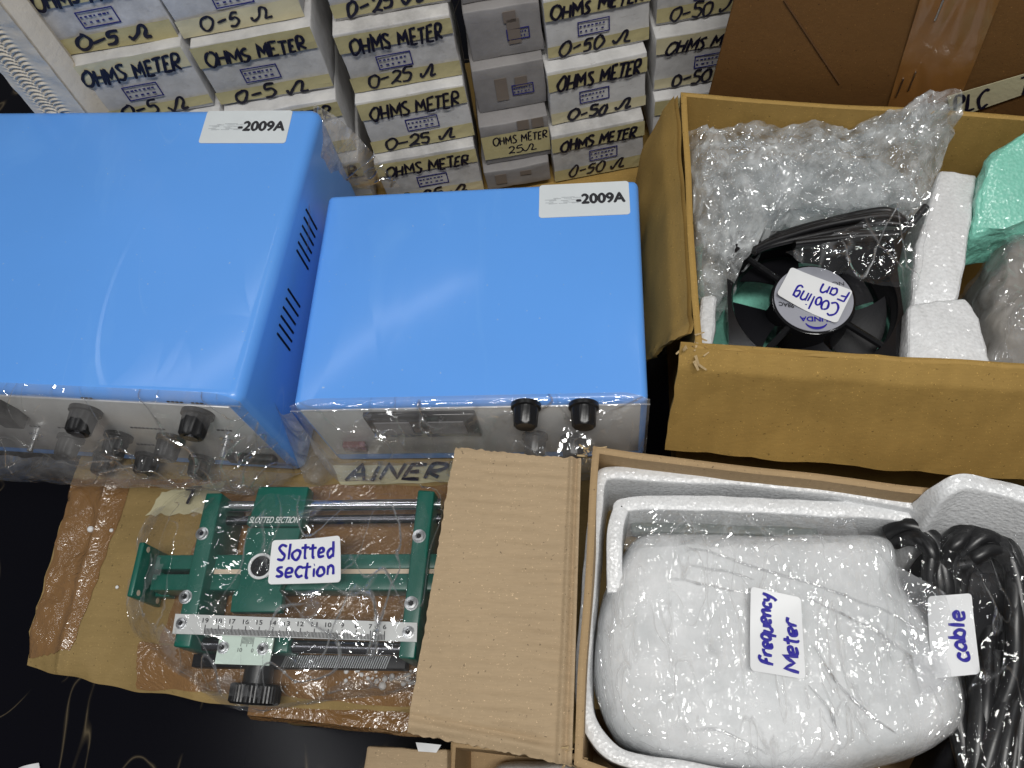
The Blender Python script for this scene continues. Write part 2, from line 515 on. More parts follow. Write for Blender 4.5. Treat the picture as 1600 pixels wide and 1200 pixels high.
def floor_mat():
    m, n, l, b = new_mat('black_marbled_floor')
    co = coords(n, l)
    w = tnoise(n, l, coords(n, l, (1, .55, 1), (0, 0, .25)), 11.0, 2.0, .5, .5)
    a = n.new('ShaderNodeMath'); a.operation = 'SUBTRACT'; a.inputs[1].default_value = .5; l.new(w, a.inputs[0])
    a2 = n.new('ShaderNodeMath'); a2.operation = 'ABSOLUTE'; l.new(a.outputs[0], a2.inputs[0])
    vein = ramp(n, l, a2.outputs[0], [(.0, 1.0), (.004, .3), (.010, 0.0)])
    brk = ramp(n, l, tnoise(n, l, co, 16, 3), [(.42, 0.0), (.55, 1.0)])
    f = n.new('ShaderNodeMath'); f.operation = 'MULTIPLY'; l.new(vein, f.inputs[0]); l.new(brk, f.inputs[1])
    l.new(mix(n, l, (.004, .004, .007), (.12, .095, .06), f.outputs[0]), b.inputs['Base Color'])
    b.inputs['Roughness'].default_value = .2
    b.inputs['Specular IOR Level'].default_value = .18
    return m
M['floor'] = floor_mat()
def plaster():
    m, n, l, b = new_mat('ridged_white_foam_block')
    co = coords(n, l)
    g = tnoise(n, l, co, 70, 4, .7)
    l.new(mix(n, l, (.56, .50, .41), (.72, .65, .54), g), b.inputs['Base Color'])
    b.inputs['Roughness'].default_value = .8
    l.new(bump(n, l, g, .5, .002), b.inputs['Normal'])
    return m
M['ridged'] = plaster()

# ------------------------------------------------------------------ writing
GL = {  # handwriting strokes in a unit-high cell: (advance width, strokes)
 'O': (.8, [[(.45, .95), (.15, .8), (.05, .4), (.25, .02), (.55, .1), (.72, .5), (.6, .88), (.38, .98)]]),
 '0': (.75, [[(.42, .98), (.12, .75), (.06, .3), (.28, .0), (.55, .12), (.66, .55), (.55, .9), (.36, .97)]]),
 'H': (.75, [[(.08, .98), (.08, .0)], [(.06, .5), (.62, .52)], [(.62, .98), (.6, .0)]]),
 'M': (.85, [[(.05, .0), (.1, .95), (.4, .3), (.68, .98), (.78, .0)]]),
 'S': (.6, [[(.52, .88), (.3, .98), (.1, .78), (.3, .52), (.5, .3), (.36, .04), (.06, .1)]]),
 'E': (.6, [[(.5, .95), (.1, .95), (.08, .02), (.52, .03)], [(.1, .5), (.42, .52)]]),
 'T': (.65, [[(.02, .94), (.64, .97)], [(.34, .95), (.3, .0)]]),
 'R': (.7, [[(.1, .0), (.1, .95), (.45, .95), (.55, .72), (.4, .52), (.12, .48), (.6, .02)]]),
 'A': (.75, [[(.05, .0), (.36, .97), (.66, .0)], [(.16, .36), (.56, .38)]]),
 'I': (.3, [[(.14, .97), (.12, .0)]]),
 'N': (.75, [[(.08, .0), (.1, .95), (.58, .04), (.62, .98)]]),
 'P': (.65, [[(.1, .0), (.12, .95), (.45, .93), (.5, .65), (.14, .5)]]),
 'L': (.6, [[(.12, .97), (.08, .04), (.55, .06)]]),
 'C': (.7, [[(.6, .85), (.38, .98), (.1, .7), (.08, .3), (.3, .02), (.62, .16)]]),
 '2': (.68, [[(.08, .76), (.28, .98), (.52, .8), (.42, .45), (.05, .04), (.32, .1), (.62, .03)]]),
 '5': (.65, [[(.56, .95), (.18, .93), (.14, .56), (.42, .58), (.55, .32), (.38, .03), (.06, .08)]]),
 '-': (.7, [[(.06, .42), (.6, .52)]]),
 'W': (1.25, [[(.0, .34), (.06, .16), (.2, .08), (.42, .38), (.58, .82), (.74, .9), (.84, .6), (.76, .2), (.82, .06), (1.12, .12)]]),   # a hand-drawn ohm sign
 ' ': (.5, []),
 's': (.52, [[(.44, .6), (.22, .64), (.1, .48), (.3, .32), (.4, .16), (.24, .0), (.04, .06)]]),
 'l': (.26, [[(.1, 1.0), (.1, .02)]]),
 'o': (.56, [[(.26, .62), (.06, .42), (.1, .1), (.3, .0), (.46, .2), (.42, .5), (.24, .62)]]),
 't': (.48, [[(.22, .95), (.2, .08), (.34, .02)], [(.0, .66), (.44, .68)]]),
 'e': (.54, [[(.08, .3), (.42, .36), (.36, .58), (.16, .6), (.05, .32), (.14, .04), (.46, .08)]]),
 'd': (.58, [[(.42, .45), (.24, .58), (.06, .3), (.18, .02), (.42, .2)], [(.46, 1.0), (.44, .0)]]),
 'c': (.48, [[(.42, .54), (.2, .62), (.05, .32), (.18, .02), (.44, .1)]]),
 'i': (.24, [[(.1, .6), (.1, .0)], [(.1, .84), (.115, .86)]]),
 'n': (.56, [[(.08, .62), (.08, .0)], [(.08, .4), (.26, .62), (.42, .5), (.42, .0)]]),
 'r': (.46, [[(.08, .62), (.08, .0)], [(.08, .4), (.22, .6), (.42, .58)]]),
 'q': (.56, [[(.42, .55), (.2, .62), (.05, .3), (.2, .02), (.42, .2)], [(.44, .62), (.44, -.36)]]),
 'u': (.56, [[(.06, .62), (.08, .12), (.26, .0), (.42, .16)], [(.44, .62), (.44, .0)]]),
 'y': (.52, [[(.05, .62), (.1, .24), (.3, .2), (.42, .4)], [(.44, .64), (.38, -.1), (.2, -.34)]]),
 'a': (.56, [[(.42, .55), (.2, .62), (.05, .3), (.2, .02), (.42, .2)], [(.44, .62), (.46, .0)]]),
 'g': (.56, [[(.42, .55), (.2, .62), (.05, .3), (.2, .04), (.42, .2)], [(.44, .62), (.42, -.16), (.24, -.32), (.05, -.22)]]),
 'b': (.56, [[(.08, 1.0), (.08, .0)], [(.08, .36), (.26, .6), (.44, .34), (.3, .02), (.08, .1)]]),
 'F': (.62, [[(.1, 1.0), (.06, .0)], [(.08, .98), (.58, .94)], [(.08, .52), (.44, .54)]]),
 'f': (.58, [[(.55, .92), (.3, .98), (.16, .7), (.1, -.05)], [(.02, .46), (.46, .5)]]),
}
class Quad:                         # a flat patch: text left-to-right along s, upwards along t
    def __init__(q, tl, tr, br, bl):
        q.tl, q.tr, q.br, q.bl = V(tl), V(tr), V(br), V(bl)
        q.n = ((q.tr - q.bl).cross(q.tl - q.br)).normalized()
        if q.n.dot(EYE - q.bl) < 0:
            q.n = -q.n
        q.w = ((q.tr - q.tl).length + (q.br - q.bl).length) / 2
        q.h = ((q.tl - q.bl).length + (q.tr - q.br).length) / 2
    def p(q, s, t, h=0.0):
        k = getattr(q, 'bend', 0.0)
        if k:
            h += k * ((2 * s - 1) ** 2 * .8 + max(0, (s + t) - 1.35) ** 2 * 3.0 + .35 * math.sin(s * 5 + t * 3))
        return q.bl * (1 - s) * (1 - t) + q.br * s * (1 - t) + q.tr * s * t + q.tl * (1 - s) * t + q.n * h
def plate(mb, q, th=.0004, r=.0, s0=0, s1=1, t0=0, t1=1, base=0.0):     # a thin plate (rounded corners) lying on a Quad
    pts = []
    rs, rt = r / q.w, r / q.h
    if r:
        for (cx_, cy_, a0) in ((s1 - rs, t0 + rt, -90), (s1 - rs, t1 - rt, 0), (s0 + rs, t1 - rt, 90), (s0 + rs, t0 + rt, 180)):
            for k in range(5):
                a = math.radians(a0 + 22.5 * k)
                pts.append((cx_ + rs * math.cos(a), cy_ + rt * math.sin(a)))
    else:
        pts = [(s0, t0), (s1, t0), (s1, t1), (s0, t1)]
    mb.hexa([q.p(s, t, base) for s, t in pts], [q.p(s, t, base + th) for s, t in pts])
def sheet(mb, q, r=.0025, th=.0004, rings=7):          # a sticker sheet that may curl
    pts = []
    rs, rt = r / q.w, r / q.h
    for (cx_, cy_, a0) in ((1 - rs, rt, -90), (1 - rs, 1 - rt, 0), (rs, 1 - rt, 90), (rs, rt, 180)):
        for k in range(5):
            a = math.radians(a0 + 22.5 * k)
            pts.append((cx_ + rs * math.cos(a), cy_ + rt * math.sin(a)))
    ol = []
    for i in range(len(pts)):
        a, b = pts[i], pts[(i + 1) % len(pts)]
        m = 6 if i % 5 == 4 else 1
        ol += [(a[0] + (b[0] - a[0]) * k / m, a[1] + (b[1] - a[1]) * k / m) for k in range(m)]
    n = len(ol)
    vs = [q.p(.5, .5, th)]
    for j in range(1, rings + 1):
        vs += [q.p(.5 + (a - .5) * j / rings, .5 + (b - .5) * j / rings, th) for a, b in ol]
    vs += [q.p(a, b, 0) for a, b in ol]
    fs = [[0, 1 + k, 1 + (k + 1) % n] for k in range(n)]
    for j in range(rings):
        fs += [[1 + j * n + k, 1 + (j + 1) * n + k, 1 + (j + 1) * n + (k + 1) % n, 1 + j * n + (k + 1) % n] for k in range(n)]
    mb.add(vs, fs)
def write(mb, q, text, s0, s1, t0, h, pen, seed=1, lift=.0006, slant=.08, rise=0.0, wob=.035):
    r = random.Random(seed)
    tot = sum(GL[c][0] for c in text)
    x = 0.0
    for c in text:
        w, strokes = GL[c]
        dy, sc = r.uniform(-.06, .06), r.uniform(.92, 1.08)
        for st in strokes:
            pts = [V((x + px * sc + py * slant + r.uniform(-wob, wob), py * sc + dy + r.uniform(-wob, wob), 0)) for px, py in st]
            if len(pts) > 2 and c not in 'HMENTALIF' or c in 'M' and False:
                pts = catmull(pts, 4)
            else:
                pts = [pts[i].lerp(pts[i + 1], k / 3) for i in range(len(pts) - 1) for k in range(3)] + [pts[-1]]
            n = len(pts)
            wr = [pen * (.85 + .2 * math.sin(i * .9 + seed) * .5 + r.uniform(-.06, .06)) * (.8 if i in (0, n - 1) else 1) for i in range(n)]
            p3 = [q.p(s0 + (s1 - s0) * (p.x / tot), t0 + p.y * h + rise * (p.x / tot), lift + .00004 * (i % 3)) for i, p in enumerate(pts)]
            mb.tube(p3, pen, 8, True, q.n, wr)
        x += w
_tc = {}
def text_mesh(s):
    if s not in _tc:
        c = bpy.data.curves.new('t', 'FONT')
        c.body = s
        o = bpy.data.objects.new('t', c)
        COL.objects.link(o)
        bpy.context.view_layer.update()
        me = bpy.data.meshes.new_from_object(o.evaluated_get(bpy.context.evaluated_depsgraph_get()))
        vs = [v.co.copy() for v in me.vertices]
        fs = [list(p.vertices) for p in me.polygons]
        bpy.data.objects.remove(o)
        bpy.data.meshes.remove(me)
        _tc[s] = (vs, fs)
    return _tc[s]
def print_text(mb, q, s, s0, s1, t0, t1, lift=.0006, bold=0.0, shear=0.0):
    vs, fs = text_mesh(s)
    x0, x1 = min(v.x for v in vs), max(v.x for v in vs)
    y0, y1 = min(v.y for v in vs), max(v.y for v in vs)
    for k, off in enumerate(((0, 0), (bold, 0), (-bold, 0), (0, bold), (0, -bold)) if bold else ((0, 0),)):
        mb.add([q.p(s0 + (s1 - s0) * ((v.x - x0) / (x1 - x0)) + off[0] / q.w + shear * (v.y - y0) / (y1 - y0) / q.w,
                    t0 + (t1 - t0) * ((v.y - y0) / (y1 - y0)) + off[1] / q.h, lift + .00003 * k) for v in vs], fs)
def qpx(z, *c):                     # Quad from four pixels (text's top-left, top-right, bottom-right, bottom-left) at height z
    return Quad(*[at(x, y, z) for x, y in c])

# ================================================================== THE SETTING
FLOOR = -0.15
mb = MB()
mb.add([(-4, -3, FLOOR), (4, -3, FLOOR), (4, 5, FLOOR), (-4, 5, FLOOR)], [[0, 1, 2, 3]])
o = obj('floor', mb, M['floor'])
tag(o, 'glossy black marbled floor with thin pale veins', 'floor', kind='structure')

# ------------------------------------------------------------------ taped support carton and the one below it
def crumple(amp, s, seed):
    return lambda p, n: V((nz(p, s, seed), nz(p, s, seed + 2), nz(p, s, seed + 4))) * amp
sup = thing('taped_carton', 'brown carton with glossy packing tape and crumpled corner under the green instrument', 'carton', at(350, 920, -.07))
fl, rl = at(28, 1035, 0), at(110, 745, 0)
front = [(28, 1035), (110, 1058), (210, 1078), (360, 1100), (500, 1106), (660, 1108)]
fpts = [at(x, y, 0) for x, y in front]
poly = [rl + V((0, .25, 0))] + [rl] + fpts + [V((.02, fpts[-1].y + .002, 0)), V((.02, rl.y + .25, 0))]
top = MB()
def sup_top(u, v):                  # the crumpled top sheet, u left-right, v front-back
    a = u * (len(fpts) - 1 + 1)
    xs = fpts + [V((.02, fpts[-1].y + .002, 0))]
    i = min(int(a), len(xs) - 2)
    f = xs[i].lerp(xs[i + 1], a - i)
    b = V((rl.x + (.02 - rl.x) * (f.x - fpts[0].x) / (.02 - fpts[0].x), .50, 0))
    p = f.lerp(b, v)
    e = max(0, 1 - v * 7)
    lft = max(0, 1 - u * 4.5)
    z = nz(p, 16, 1) * .0026 + ridge(p, 34, 2) * .0018 * (.4 + e + .8 * lft) + lft * (crease(p, 48, 7) - .4) * .0030 + .0035 * math.exp(-((u - .13 + .03 * nz(p, 9, 3)) / .012) ** 2) + max(0, nz(p, 60, 4)) * .0022 * e - .0022
    dr = max(0, 1 - v * 22)
    z -= .006 * dr * dr + (.004 if u < .01 else 0)
    return V((p.x + nz(p, 70, 3) * .0012 * e, p.y + nz(p, 45, 5) * .0020 * e, z))
top.grid(sup_top, 150, 90)
NU = 150
k0 = len(top.v)                     # front skirt
fr_i = list(range(NU + 1))
for i in fr_i:
    p = top.v[i]
    top.v.append(V((p.x + .002, p.y + .004 + nz(p, 40, 6) * .003, -.038)))
top.f += [[k0 + i, k0 + i + 1, i + 1, i] for i in range(NU)]
k1 = len(top.v)
lf = [j * (NU + 1) for j in range(91)]
for i in lf:
    p = top.v[i]
    top.v.append(V((p.x + .003 + nz(p, 50, 8) * .002, p.y, -.10)))
top.f += [[k1 + j + 1, k1 + j, lf[j], lf[j + 1]] for j in range(90)]
SUPTOP = obj('carton_body', top, M['browntop'], sup, smooth=40)
bv = BVHTree.FromPolygons([v for v in top.v], top.f)
def drop(p, lift=.0006, tree=None):
    h = (tree or bv).ray_cast(V((p.x, p.y, .5)), V((0, 0, -1)))
    return V((p.x, p.y, (h[0].z if h[0] else 0) + lift))
def px_patch(mb, quad, nu, nv, z=0, lift=.0007, edge=0.0, tree=None, seed=0):     # a sheet laid on a surface, corners at pixels tl tr br bl
    tl, tr, br, bl = [at(x, y, z) for x, y in quad]
    def fn(u, v):
        p = bl.lerp(br, u).lerp(tl.lerp(tr, u), v)
        if edge:
            k = nz(V((u * 9, v * 9, seed)), 1.3, seed) * edge
            if u in (0, 1): p = p + V((k, 0, 0))
            if v in (0, 1): p = p + V((0, k, 0))
        return drop(p, lift + max(0, nz(p, 120, seed)) * .0006, tree)
    mb.grid(fn, nu, nv)
for k, (qd, nu, nv, lf_, ed) in enumerate(((((112, 748), (206, 748), (112, 1016), (32, 1030)), 24, 60, .0007, .0025), (((335, 760), (720, 757), (655, 1058), (246, 1004)), 60, 40, .0006, .003), (((216, 1004), (655, 1052), (655, 1104), (210, 1074)), 50, 12, .001, .002),
                              (((206, 748), (345, 748), (330, 762), (203, 760)), 20, 3, .001, 0))):
    t = MB()
    px_patch(t, qd, nu, nv, lift=lf_, edge=ed, seed=1 + k)
    obj('packing_tape', t, M['packtape'], sup, smooth=40)
tp = MB()                           # masking tape with its writing, running out under the instruments
px_patch(tp, ((252, 768), (352, 752), (330, 800), (228, 804)), 14, 6, lift=.0016, edge=.003, seed=5)
mt1 = obj('masking_tape', tp, M['maskingpale'], sup, smooth=40)
tp = MB()
px_patch(tp, ((520, 728), (760, 724), (760, 752), (532, 757)), 20, 5, lift=.0016, edge=.001, seed=6)
mt2 = obj('masking_tape', tp, M['maskingpale'], sup, smooth=40)
q = qpx(.0006, (532, 727), (705, 722), (702, 750), (538, 755))
lt = MB()
write(lt, q, 'AINER', .0, .95, .06, .84, .0019, 5, lift=.0024, slant=.3)
obj('marker_lettering', lt, M['marker'], mt2)
q = qpx(.0006, (270, 765), (345, 752), (330, 790), (262, 800))
lt = MB()
write(lt, q, 'T', .28, .62, .2, .7, .0018, 3, lift=.0030)
obj('marker_lettering', lt, M['marker'], mt1)

low = thing('lower_carton', 'brown taped carton lying underneath, its front edge just showing below the green instrument', 'carton', at(520, 1130, -.1))
m_ = MB()
a, b = at(388, 1118, -.045), at(700, 1150, -.045)
c1 = at(385, 1112, -.045)
m_.hexa([V((a.x, a.y, FLOOR)), V((b.x + .1, b.y - .004, FLOOR)), V((b.x + .1, .42, FLOOR)), V((a.x, .42, FLOOR))],
        [V((a.x, a.y, -.045)), V((b.x + .1, b.y - .004, -.045)), V((b.x + .1, .42, -.045)), V((a.x, .42, -.045))])
obj('carton_body', m_, M['browntop'], low, bevel=.002, sub=10, disp=crumple(.0025, 30, 3))
m_ = MB()
def lt_fn(u, v):
    p = a.lerp(b, u) + V((0, -.0025 + v * .016, 0))
    return V((p.x + nz(p, 60, 2) * .001, p.y + nz(p, 40, 3) * .001, -.0435 + nz(p, 50, 5) * .0012 - (.008 if v == 0 else 0)))
m_.grid(lt_fn, 60, 6)
obj('packing_tape', m_, M['packtape'], low, smooth=40)
# another carton that carries the second instrument and the open cartons
m_ = MB()
m_.prism([V((-.44, .16, 0)), V((-.04, .16, 0)), V((-.04, .46, 0)), V((-.44, .46, 0))], FLOOR, -.048)

# ------------------------------------------------------------------ blue bench instruments
def frame(o, yaw):
    u = V((math.cos(yaw), math.sin(yaw), 0))
    return V(o), u, V((-u.y, u.x, 0))
def knob(mb, p, ax, r, ln, n=40, fl=9):
    mb.lathe(p, ax, [(0, r * 1.22), (.003, r * 1.22), (.0036, r * 1.02), (ln * .3, r * 1.0), (ln * .92, r * .92), (ln, r * .80), (ln + .0003, r * .4)], n, fl, .055, (3, 4))
def front_wrap(o, u, v, w, h, lean, seed, xl, xr, out=.034, n=(150, 46)):
    """the loose film over an instrument's front: from the top edge out over the knobs and back to the foot"""
    prof = catmull([V((-.006, h + .0006, 0)), V((-.001, h + .0004, 0)), V((.0024, h - .003, 0)), V((out * .45, h * .82, 0)), V((out * .95, h * .58, 0)),
                    V((out * 1.02, h * .36, 0)), V((out * .7, h * .14, 0)), V((out * .30, .004, 0)), V((.0015, .0018, 0))], 8)
    def fn(s, t):
        k = t * (len(prof) - 1)
        i = min(int(k), len(prof) - 2)
        q = prof[i].lerp(prof[i + 1], k - i)
        x = xl + (w + xr - xl) * s
        loose = max(0, min(1, (t - .22) / .25))
        pull = 1 - .97 * max(0, 1 - (1 - s) * 14) ** 1.6 - .9 * max(0, 1 - s * 14) ** 1.6
        p = o + u * x - v * (q.x * pull) + V((0, 0, q.y))
        c = crease(V((x * 1.0, q.x * 2, q.y * .55)), 22, seed) - .5
        d = loose * min(1, pull + .2) * .0065 * c + .0012 * loose * nz(p, 130, seed)
        return p - v * d + V((0, 0, .0003 * abs(nz(p, 60, seed)) if loose == 0 else max(-q.y + .0015, d * .4)))
    mb = MB()
    mb.grid(fn, *n)
    rp = [o + u * (xl + (w + xr - xl) * i / 120) - v * (.0022 + .0008 * nz(V((i * .3, seed, 0)), 1.0)) + V((0, 0, h - .0022 + .0009 * nz(V((i * .21, seed, 3)), 1.0))) for i in range(121)]
    mb.tube(rp, .0006, 7)  # thin film roll added so the top edge catches a bright highlight line
    return mb

# ---- the small one in the middle
B1W, B1D, B1H, Y1 = .36, .268, .1368, math.radians(-4.6)
b1c, b1u, b1v = frame((-.2470, .2275, .001), Y1)
B2W, B2D, B2H = .25, .1905, .1065
b2o, b2u, b2v = frame((-.2223, .2372, .001), -.0076)
ps2 = thing('bench_instrument', 'smaller blue bench instrument with a twin meter window, wrapped in clear film', 'instrument', b2o + b2u * .125 + b2v * .09)
m_ = MB(); m_.slab(b2o, b2u * B2W, b2v * B2D, V((0, 0, B2H)))
obj('case', m_, M['blue'], ps2, bevel=.0055, seg=5)
m_ = MB(); m_.slab(b2o + b2u * .005 - b2v * .0012 + V((0, 0, .018)), b2u * (B2W - .010), b2v * .003, V((0, 0, B2H - .023)))
obj('front_panel', m_, M['panel'], ps2, bevel=.0004, seg=1)
P2 = (b2o - b2v * .0012, b2v)
def f2(x, y):
    return on_plane(x, y, *P2)
tl, tr, br, bl = f2(560, 634), f2(738, 631), f2(758, 672), f2(584, 677)
c0 = tl.copy(); wx = (tr - tl).dot(b2u)
zt, zb = b2o.z + B2H - .008, bl.z
m_ = MB(); m_.slab(V((tl.x, tl.y, zb)) - b2v * .004, b2u * wx, b2v * .005, V((0, 0, zt - zb)))
mw = obj('meter_window', m_, M['glass'], ps2, bevel=.0012)
for s in (.07, .56):
    m_ = MB()
    m_.slab(V((tl.x, tl.y, zb + (zt - zb) * .22)) + b2u * wx * s - b2v * .0048, b2u * wx * .32, b2v * .001, V((0, 0, (zt - zb) * .52)))
    obj('meter_face', m_, M['meterface'], mw)
p = f2(556, 694)
m_ = MB(); m_.slab(p - b2u * .009 - b2v * .005 - V((0, 0, .006)), b2u * .018, b2v * .006, V((0, 0, .012)))
obj('rocker_switch', m_, M['redswitch'], ps2, bevel=.0012)
for (x, y, r, ln) in ((822, 632, .0085, .017), (912, 632, .0085, .017), (836, 680, .0080, .016), (896, 684, .0080, .016)):
    m_ = MB(); knob(m_, f2(x, y), -b2v, r, ln)
    obj('knob', m_, M['black'], ps2, smooth=35)
def box_label(q, parent, ttl='-2009A'):
    m_ = MB(); plate(m_, q, .0004, .0025)
    s = obj('sticker', m_, M['stickergrey'], parent)
    m_ = MB(); print_text(m_, q, ttl, .42, .95, .375, .655, .0006, .0006)
    obj('lettering', m_, M['ink'], s)
    m_ = MB()
    r = random.Random(4)
    for i in range(26):
        a_ = .05 + .36 * r.random(); b_ = .38 + .22 * r.random()
        plate(m_, q, .00008, 0, a_, a_ + .05 + .05 * r.random(), b_, b_ + .02, base=.00042 + i * .00001)
    obj('rubbed_print', m_, M['smudge'], s)
zt2 = b2o.z + B2H + .0002
box_label(qpx(zt2, (843, 290), (982, 283), (985, 335), (842, 341)), ps2)
w2 = front_wrap(b2o, b2u, b2v, B2W, B2H, 0, 3, -.0012, .0012, .030)
sa, sb, sc2, sd = b2o + V((-.001, -.002, B2H - .004)), b2o + V((.002, -.012, .002)), b1c + V((.004, -.012, .012)), b1c + V((-.002, .03, .085))
def side_film(u, v):
    p = sa.lerp(sd, u).lerp(sb.lerp(sc2, u), v)
    e = math.sin(math.pi * u)
    return p + V((0, -.006 * e, 0)) + V((.2, -.8, .5)) * (.006 * e * (crease(p, 30, 6) - .4))
w_ = obj('plastic_wrap', w2, M['filmfront'], ps2, smooth=30)
m_ = MB(); m_.grid(side_film, 40, 60)
obj('side_film', m_, film('side_film', .34, fac=.09, facet=((30, .28, .4, .3), (90, .25, 1, 0)), hazec=(.42, .42, .43), crease=((14, .012, .35, .5), (22, .012, .35, -.5)), line=.45, linehaze=.2, hazevar=.6), w_, smooth=35)

# ---- the big one at the left
b1o = b1c - b1u * B1W
ps1 = thing('bench_instrument', 'larger blue bench instrument at the left with side vents and two rows of knobs', 'instrument', b1o + b1u * .18 + b1v * .13)
m_ = MB(); m_.slab(b1o, b1u * B1W, b1v * B1D, V((0, 0, B1H)))
obj('case', m_, M['blue'], ps1, bevel=.009, seg=6)
m_ = MB(); m_.slab(b1o + b1u * .006 - b1v * .0012 + V((0, 0, .021)), b1u * (B1W - .016), b1v * .003, V((0, 0, B1H - .029)))
obj('front_panel', m_, M['panel'], ps1, bevel=.0004, seg=1)
P1 = (b1c - b1v * .0012, b1v)
def f1(x, y):
    return on_plane(x, y, *P1)
for (x, y, r, ln) in ((135, 640, .0095, .019), (310, 645, .0095, .019), (112, 683, .0085, .017), (186, 680, .009, .018), (268, 684, .009, .018),
                      (166, 712, .0085, .016), (232, 712, .0085, .016), (316, 716, .0085, .016)):
    m_ = MB(); knob(m_, f1(x, y), -b1v, r, ln)
    k_ = obj('knob', m_, M['black'], ps1, smooth=35)
    m_ = MB(); m_.lathe(f1(x, y) - b1v * (ln + .0004), -b1v, [(0, r * .55), (.0005, r * .55)], 20)
    obj('knob_cap', m_, M['darksteel'], k_)
a_ = f1(-30, 622); b_ = f1(46, 652)
m_ = MB(); m_.prism([V((0, 0, 0)), V((1, 0, 0)), V((1.15, .5, 0)), V((1, 1, 0)), V((0, 1, 0))], 0, 1)
sw = [b1o.copy()]
z0_, z1_ = b_.z, a_.z
m2 = MB()
for p in m_.v:
    m2.v.append(V((a_.x, a_.y, 0)) + b1u * ((b_ - a_).dot(b1u) * p.x) - b1v * (.010 * p.z) + V((0, 0, z0_ + (z1_ - z0_) * p.y)))
m2.f = [f[::-1] for f in m_.f]
obj('power_socket', m2, M['black'], ps1, bevel=.0008)
for (x, y) in ((58, 676), (355, 684)):
    p = f1(x, y)
    m_ = MB(); m_.lathe(p, -b1v, [(0, .0055), (.002, .0055), (.0022, .0032), (.006, .003), (.0062, .0016), (.016, .0024), (.0165, .001)], 16)
    obj('toggle_switch', m_, M['chrome'], ps1, smooth=35)
p = f1(392, 712)
m_ = MB(); m_.slab(p - b1u * .018 - b1v * .006 - V((0, 0, .005)), b1u * .040, b1v * .007, V((0, 0, .011)))
obj('terminal_strip', m_, M['black'], ps1, bevel=.002)
m_ = MB()                           # tiny printed captions
r_ = random.Random(9)
for (x, y, k) in ((128, 622, 3), (262, 628, 4), (300, 630, 3), (205, 668, 9), (340, 672, 4), (48, 666, 3), (92, 668, 3), (215, 694, 5)):
    p = f1(x, y)
    for i in range(k):
        m_.slab(p + b1u * (i * .0032) - b1v * .0005, b1u * .0022, b1v * .0006, V((0, 0, .0016)))
obj('panel_print', m_, M['ink'], ps1)
m_ = MB()                           # side vents: sunk dark slots
sp, sn = b1c + b1u * .0003, b1u
for (x, y) in ((449.6, 452.8), (446.5, 467.3), (442, 481), (438.6, 494.7), (436, 508.5), (432.8, 522.2), (477.8, 328.2), (474.7, 340.8), (472, 353.7), (468.8, 366.2), (465.7, 379.2), (463.3, 392)):
    p = on_plane(x, y, sp, sn)
    m_ = MB()
    m_.slab(p - b1u * .004, b1u * .0044, b1v * .0016, V((0, 0, -.026)))
    obj('vent_slot', m_, M['matblack'], ps1)
zt1 = b1o.z + B1H + .0002
box_label(qpx(zt1, (325, 174), (458, 173), (446, 224), (310, 224)), ps1)
w1 = front_wrap(b1o, b1u, b1v, B1W, B1H, 0, 8, .0, .0015, .036, (200, 50))
# the film's gathered tail behind the right rear corner
ta, tb, tc, td = b1c + b1v * B1D + V((-.006, .002, B1H + .001)), at(625, 292, .02), at(515, 300, .02), b1c + b1v * (B1D * .55) + b1u * .003 + V((0, 0, B1H * .75))
def tail(s, t):
    p = ta.lerp(tb, s).lerp(td.lerp(tc, s), t)
    e = math.sin(math.pi * min(1, s * 1.1)) 
    return p + V((.3, -.6, .7)) * (.010 * e * (crease(p, 22, 4) - .4)) + V((0, 0, .02 * math.sin(math.pi * s) * (1 - t)))
w_ = obj('plastic_wrap', w1, M['filmfront'], ps1, smooth=30)
m_ = MB(); m_.grid(tail, 60, 40)
obj('gathered_film', m_, film('gathered_film', .42, fac=.17, facet=((50, .4, .4, .3), (150, .3, 1, 0)), hazec=(.62, .60, .58), crease=((14, .016, .3, -.6), (22, .016, .3, -.8), (30, .016, .3, -.3)), line=.5, linehaze=.22, hazevar=.8), w_, smooth=30)

# ------------------------------------------------------------------ wall of small meter boxes at the back
HB, STEP, ZB = .0605, .0125, -.026
base = thing('base_carton', 'plain brown carton under the wall of small white meter boxes', 'carton', V((-.15, .60, FLOOR)))
m_ = MB()
ub = V((math.cos(math.radians(8)), math.sin(math.radians(8)), 0)); vb = V((-ub.y, ub.x, 0))
m_.slab(V((-.515, .455, FLOOR)), ub * .68, vb * .22, V((0, 0, ZB - FLOOR - .010)))
obj('carton_body', m_, M['brown'], base, bevel=.002)

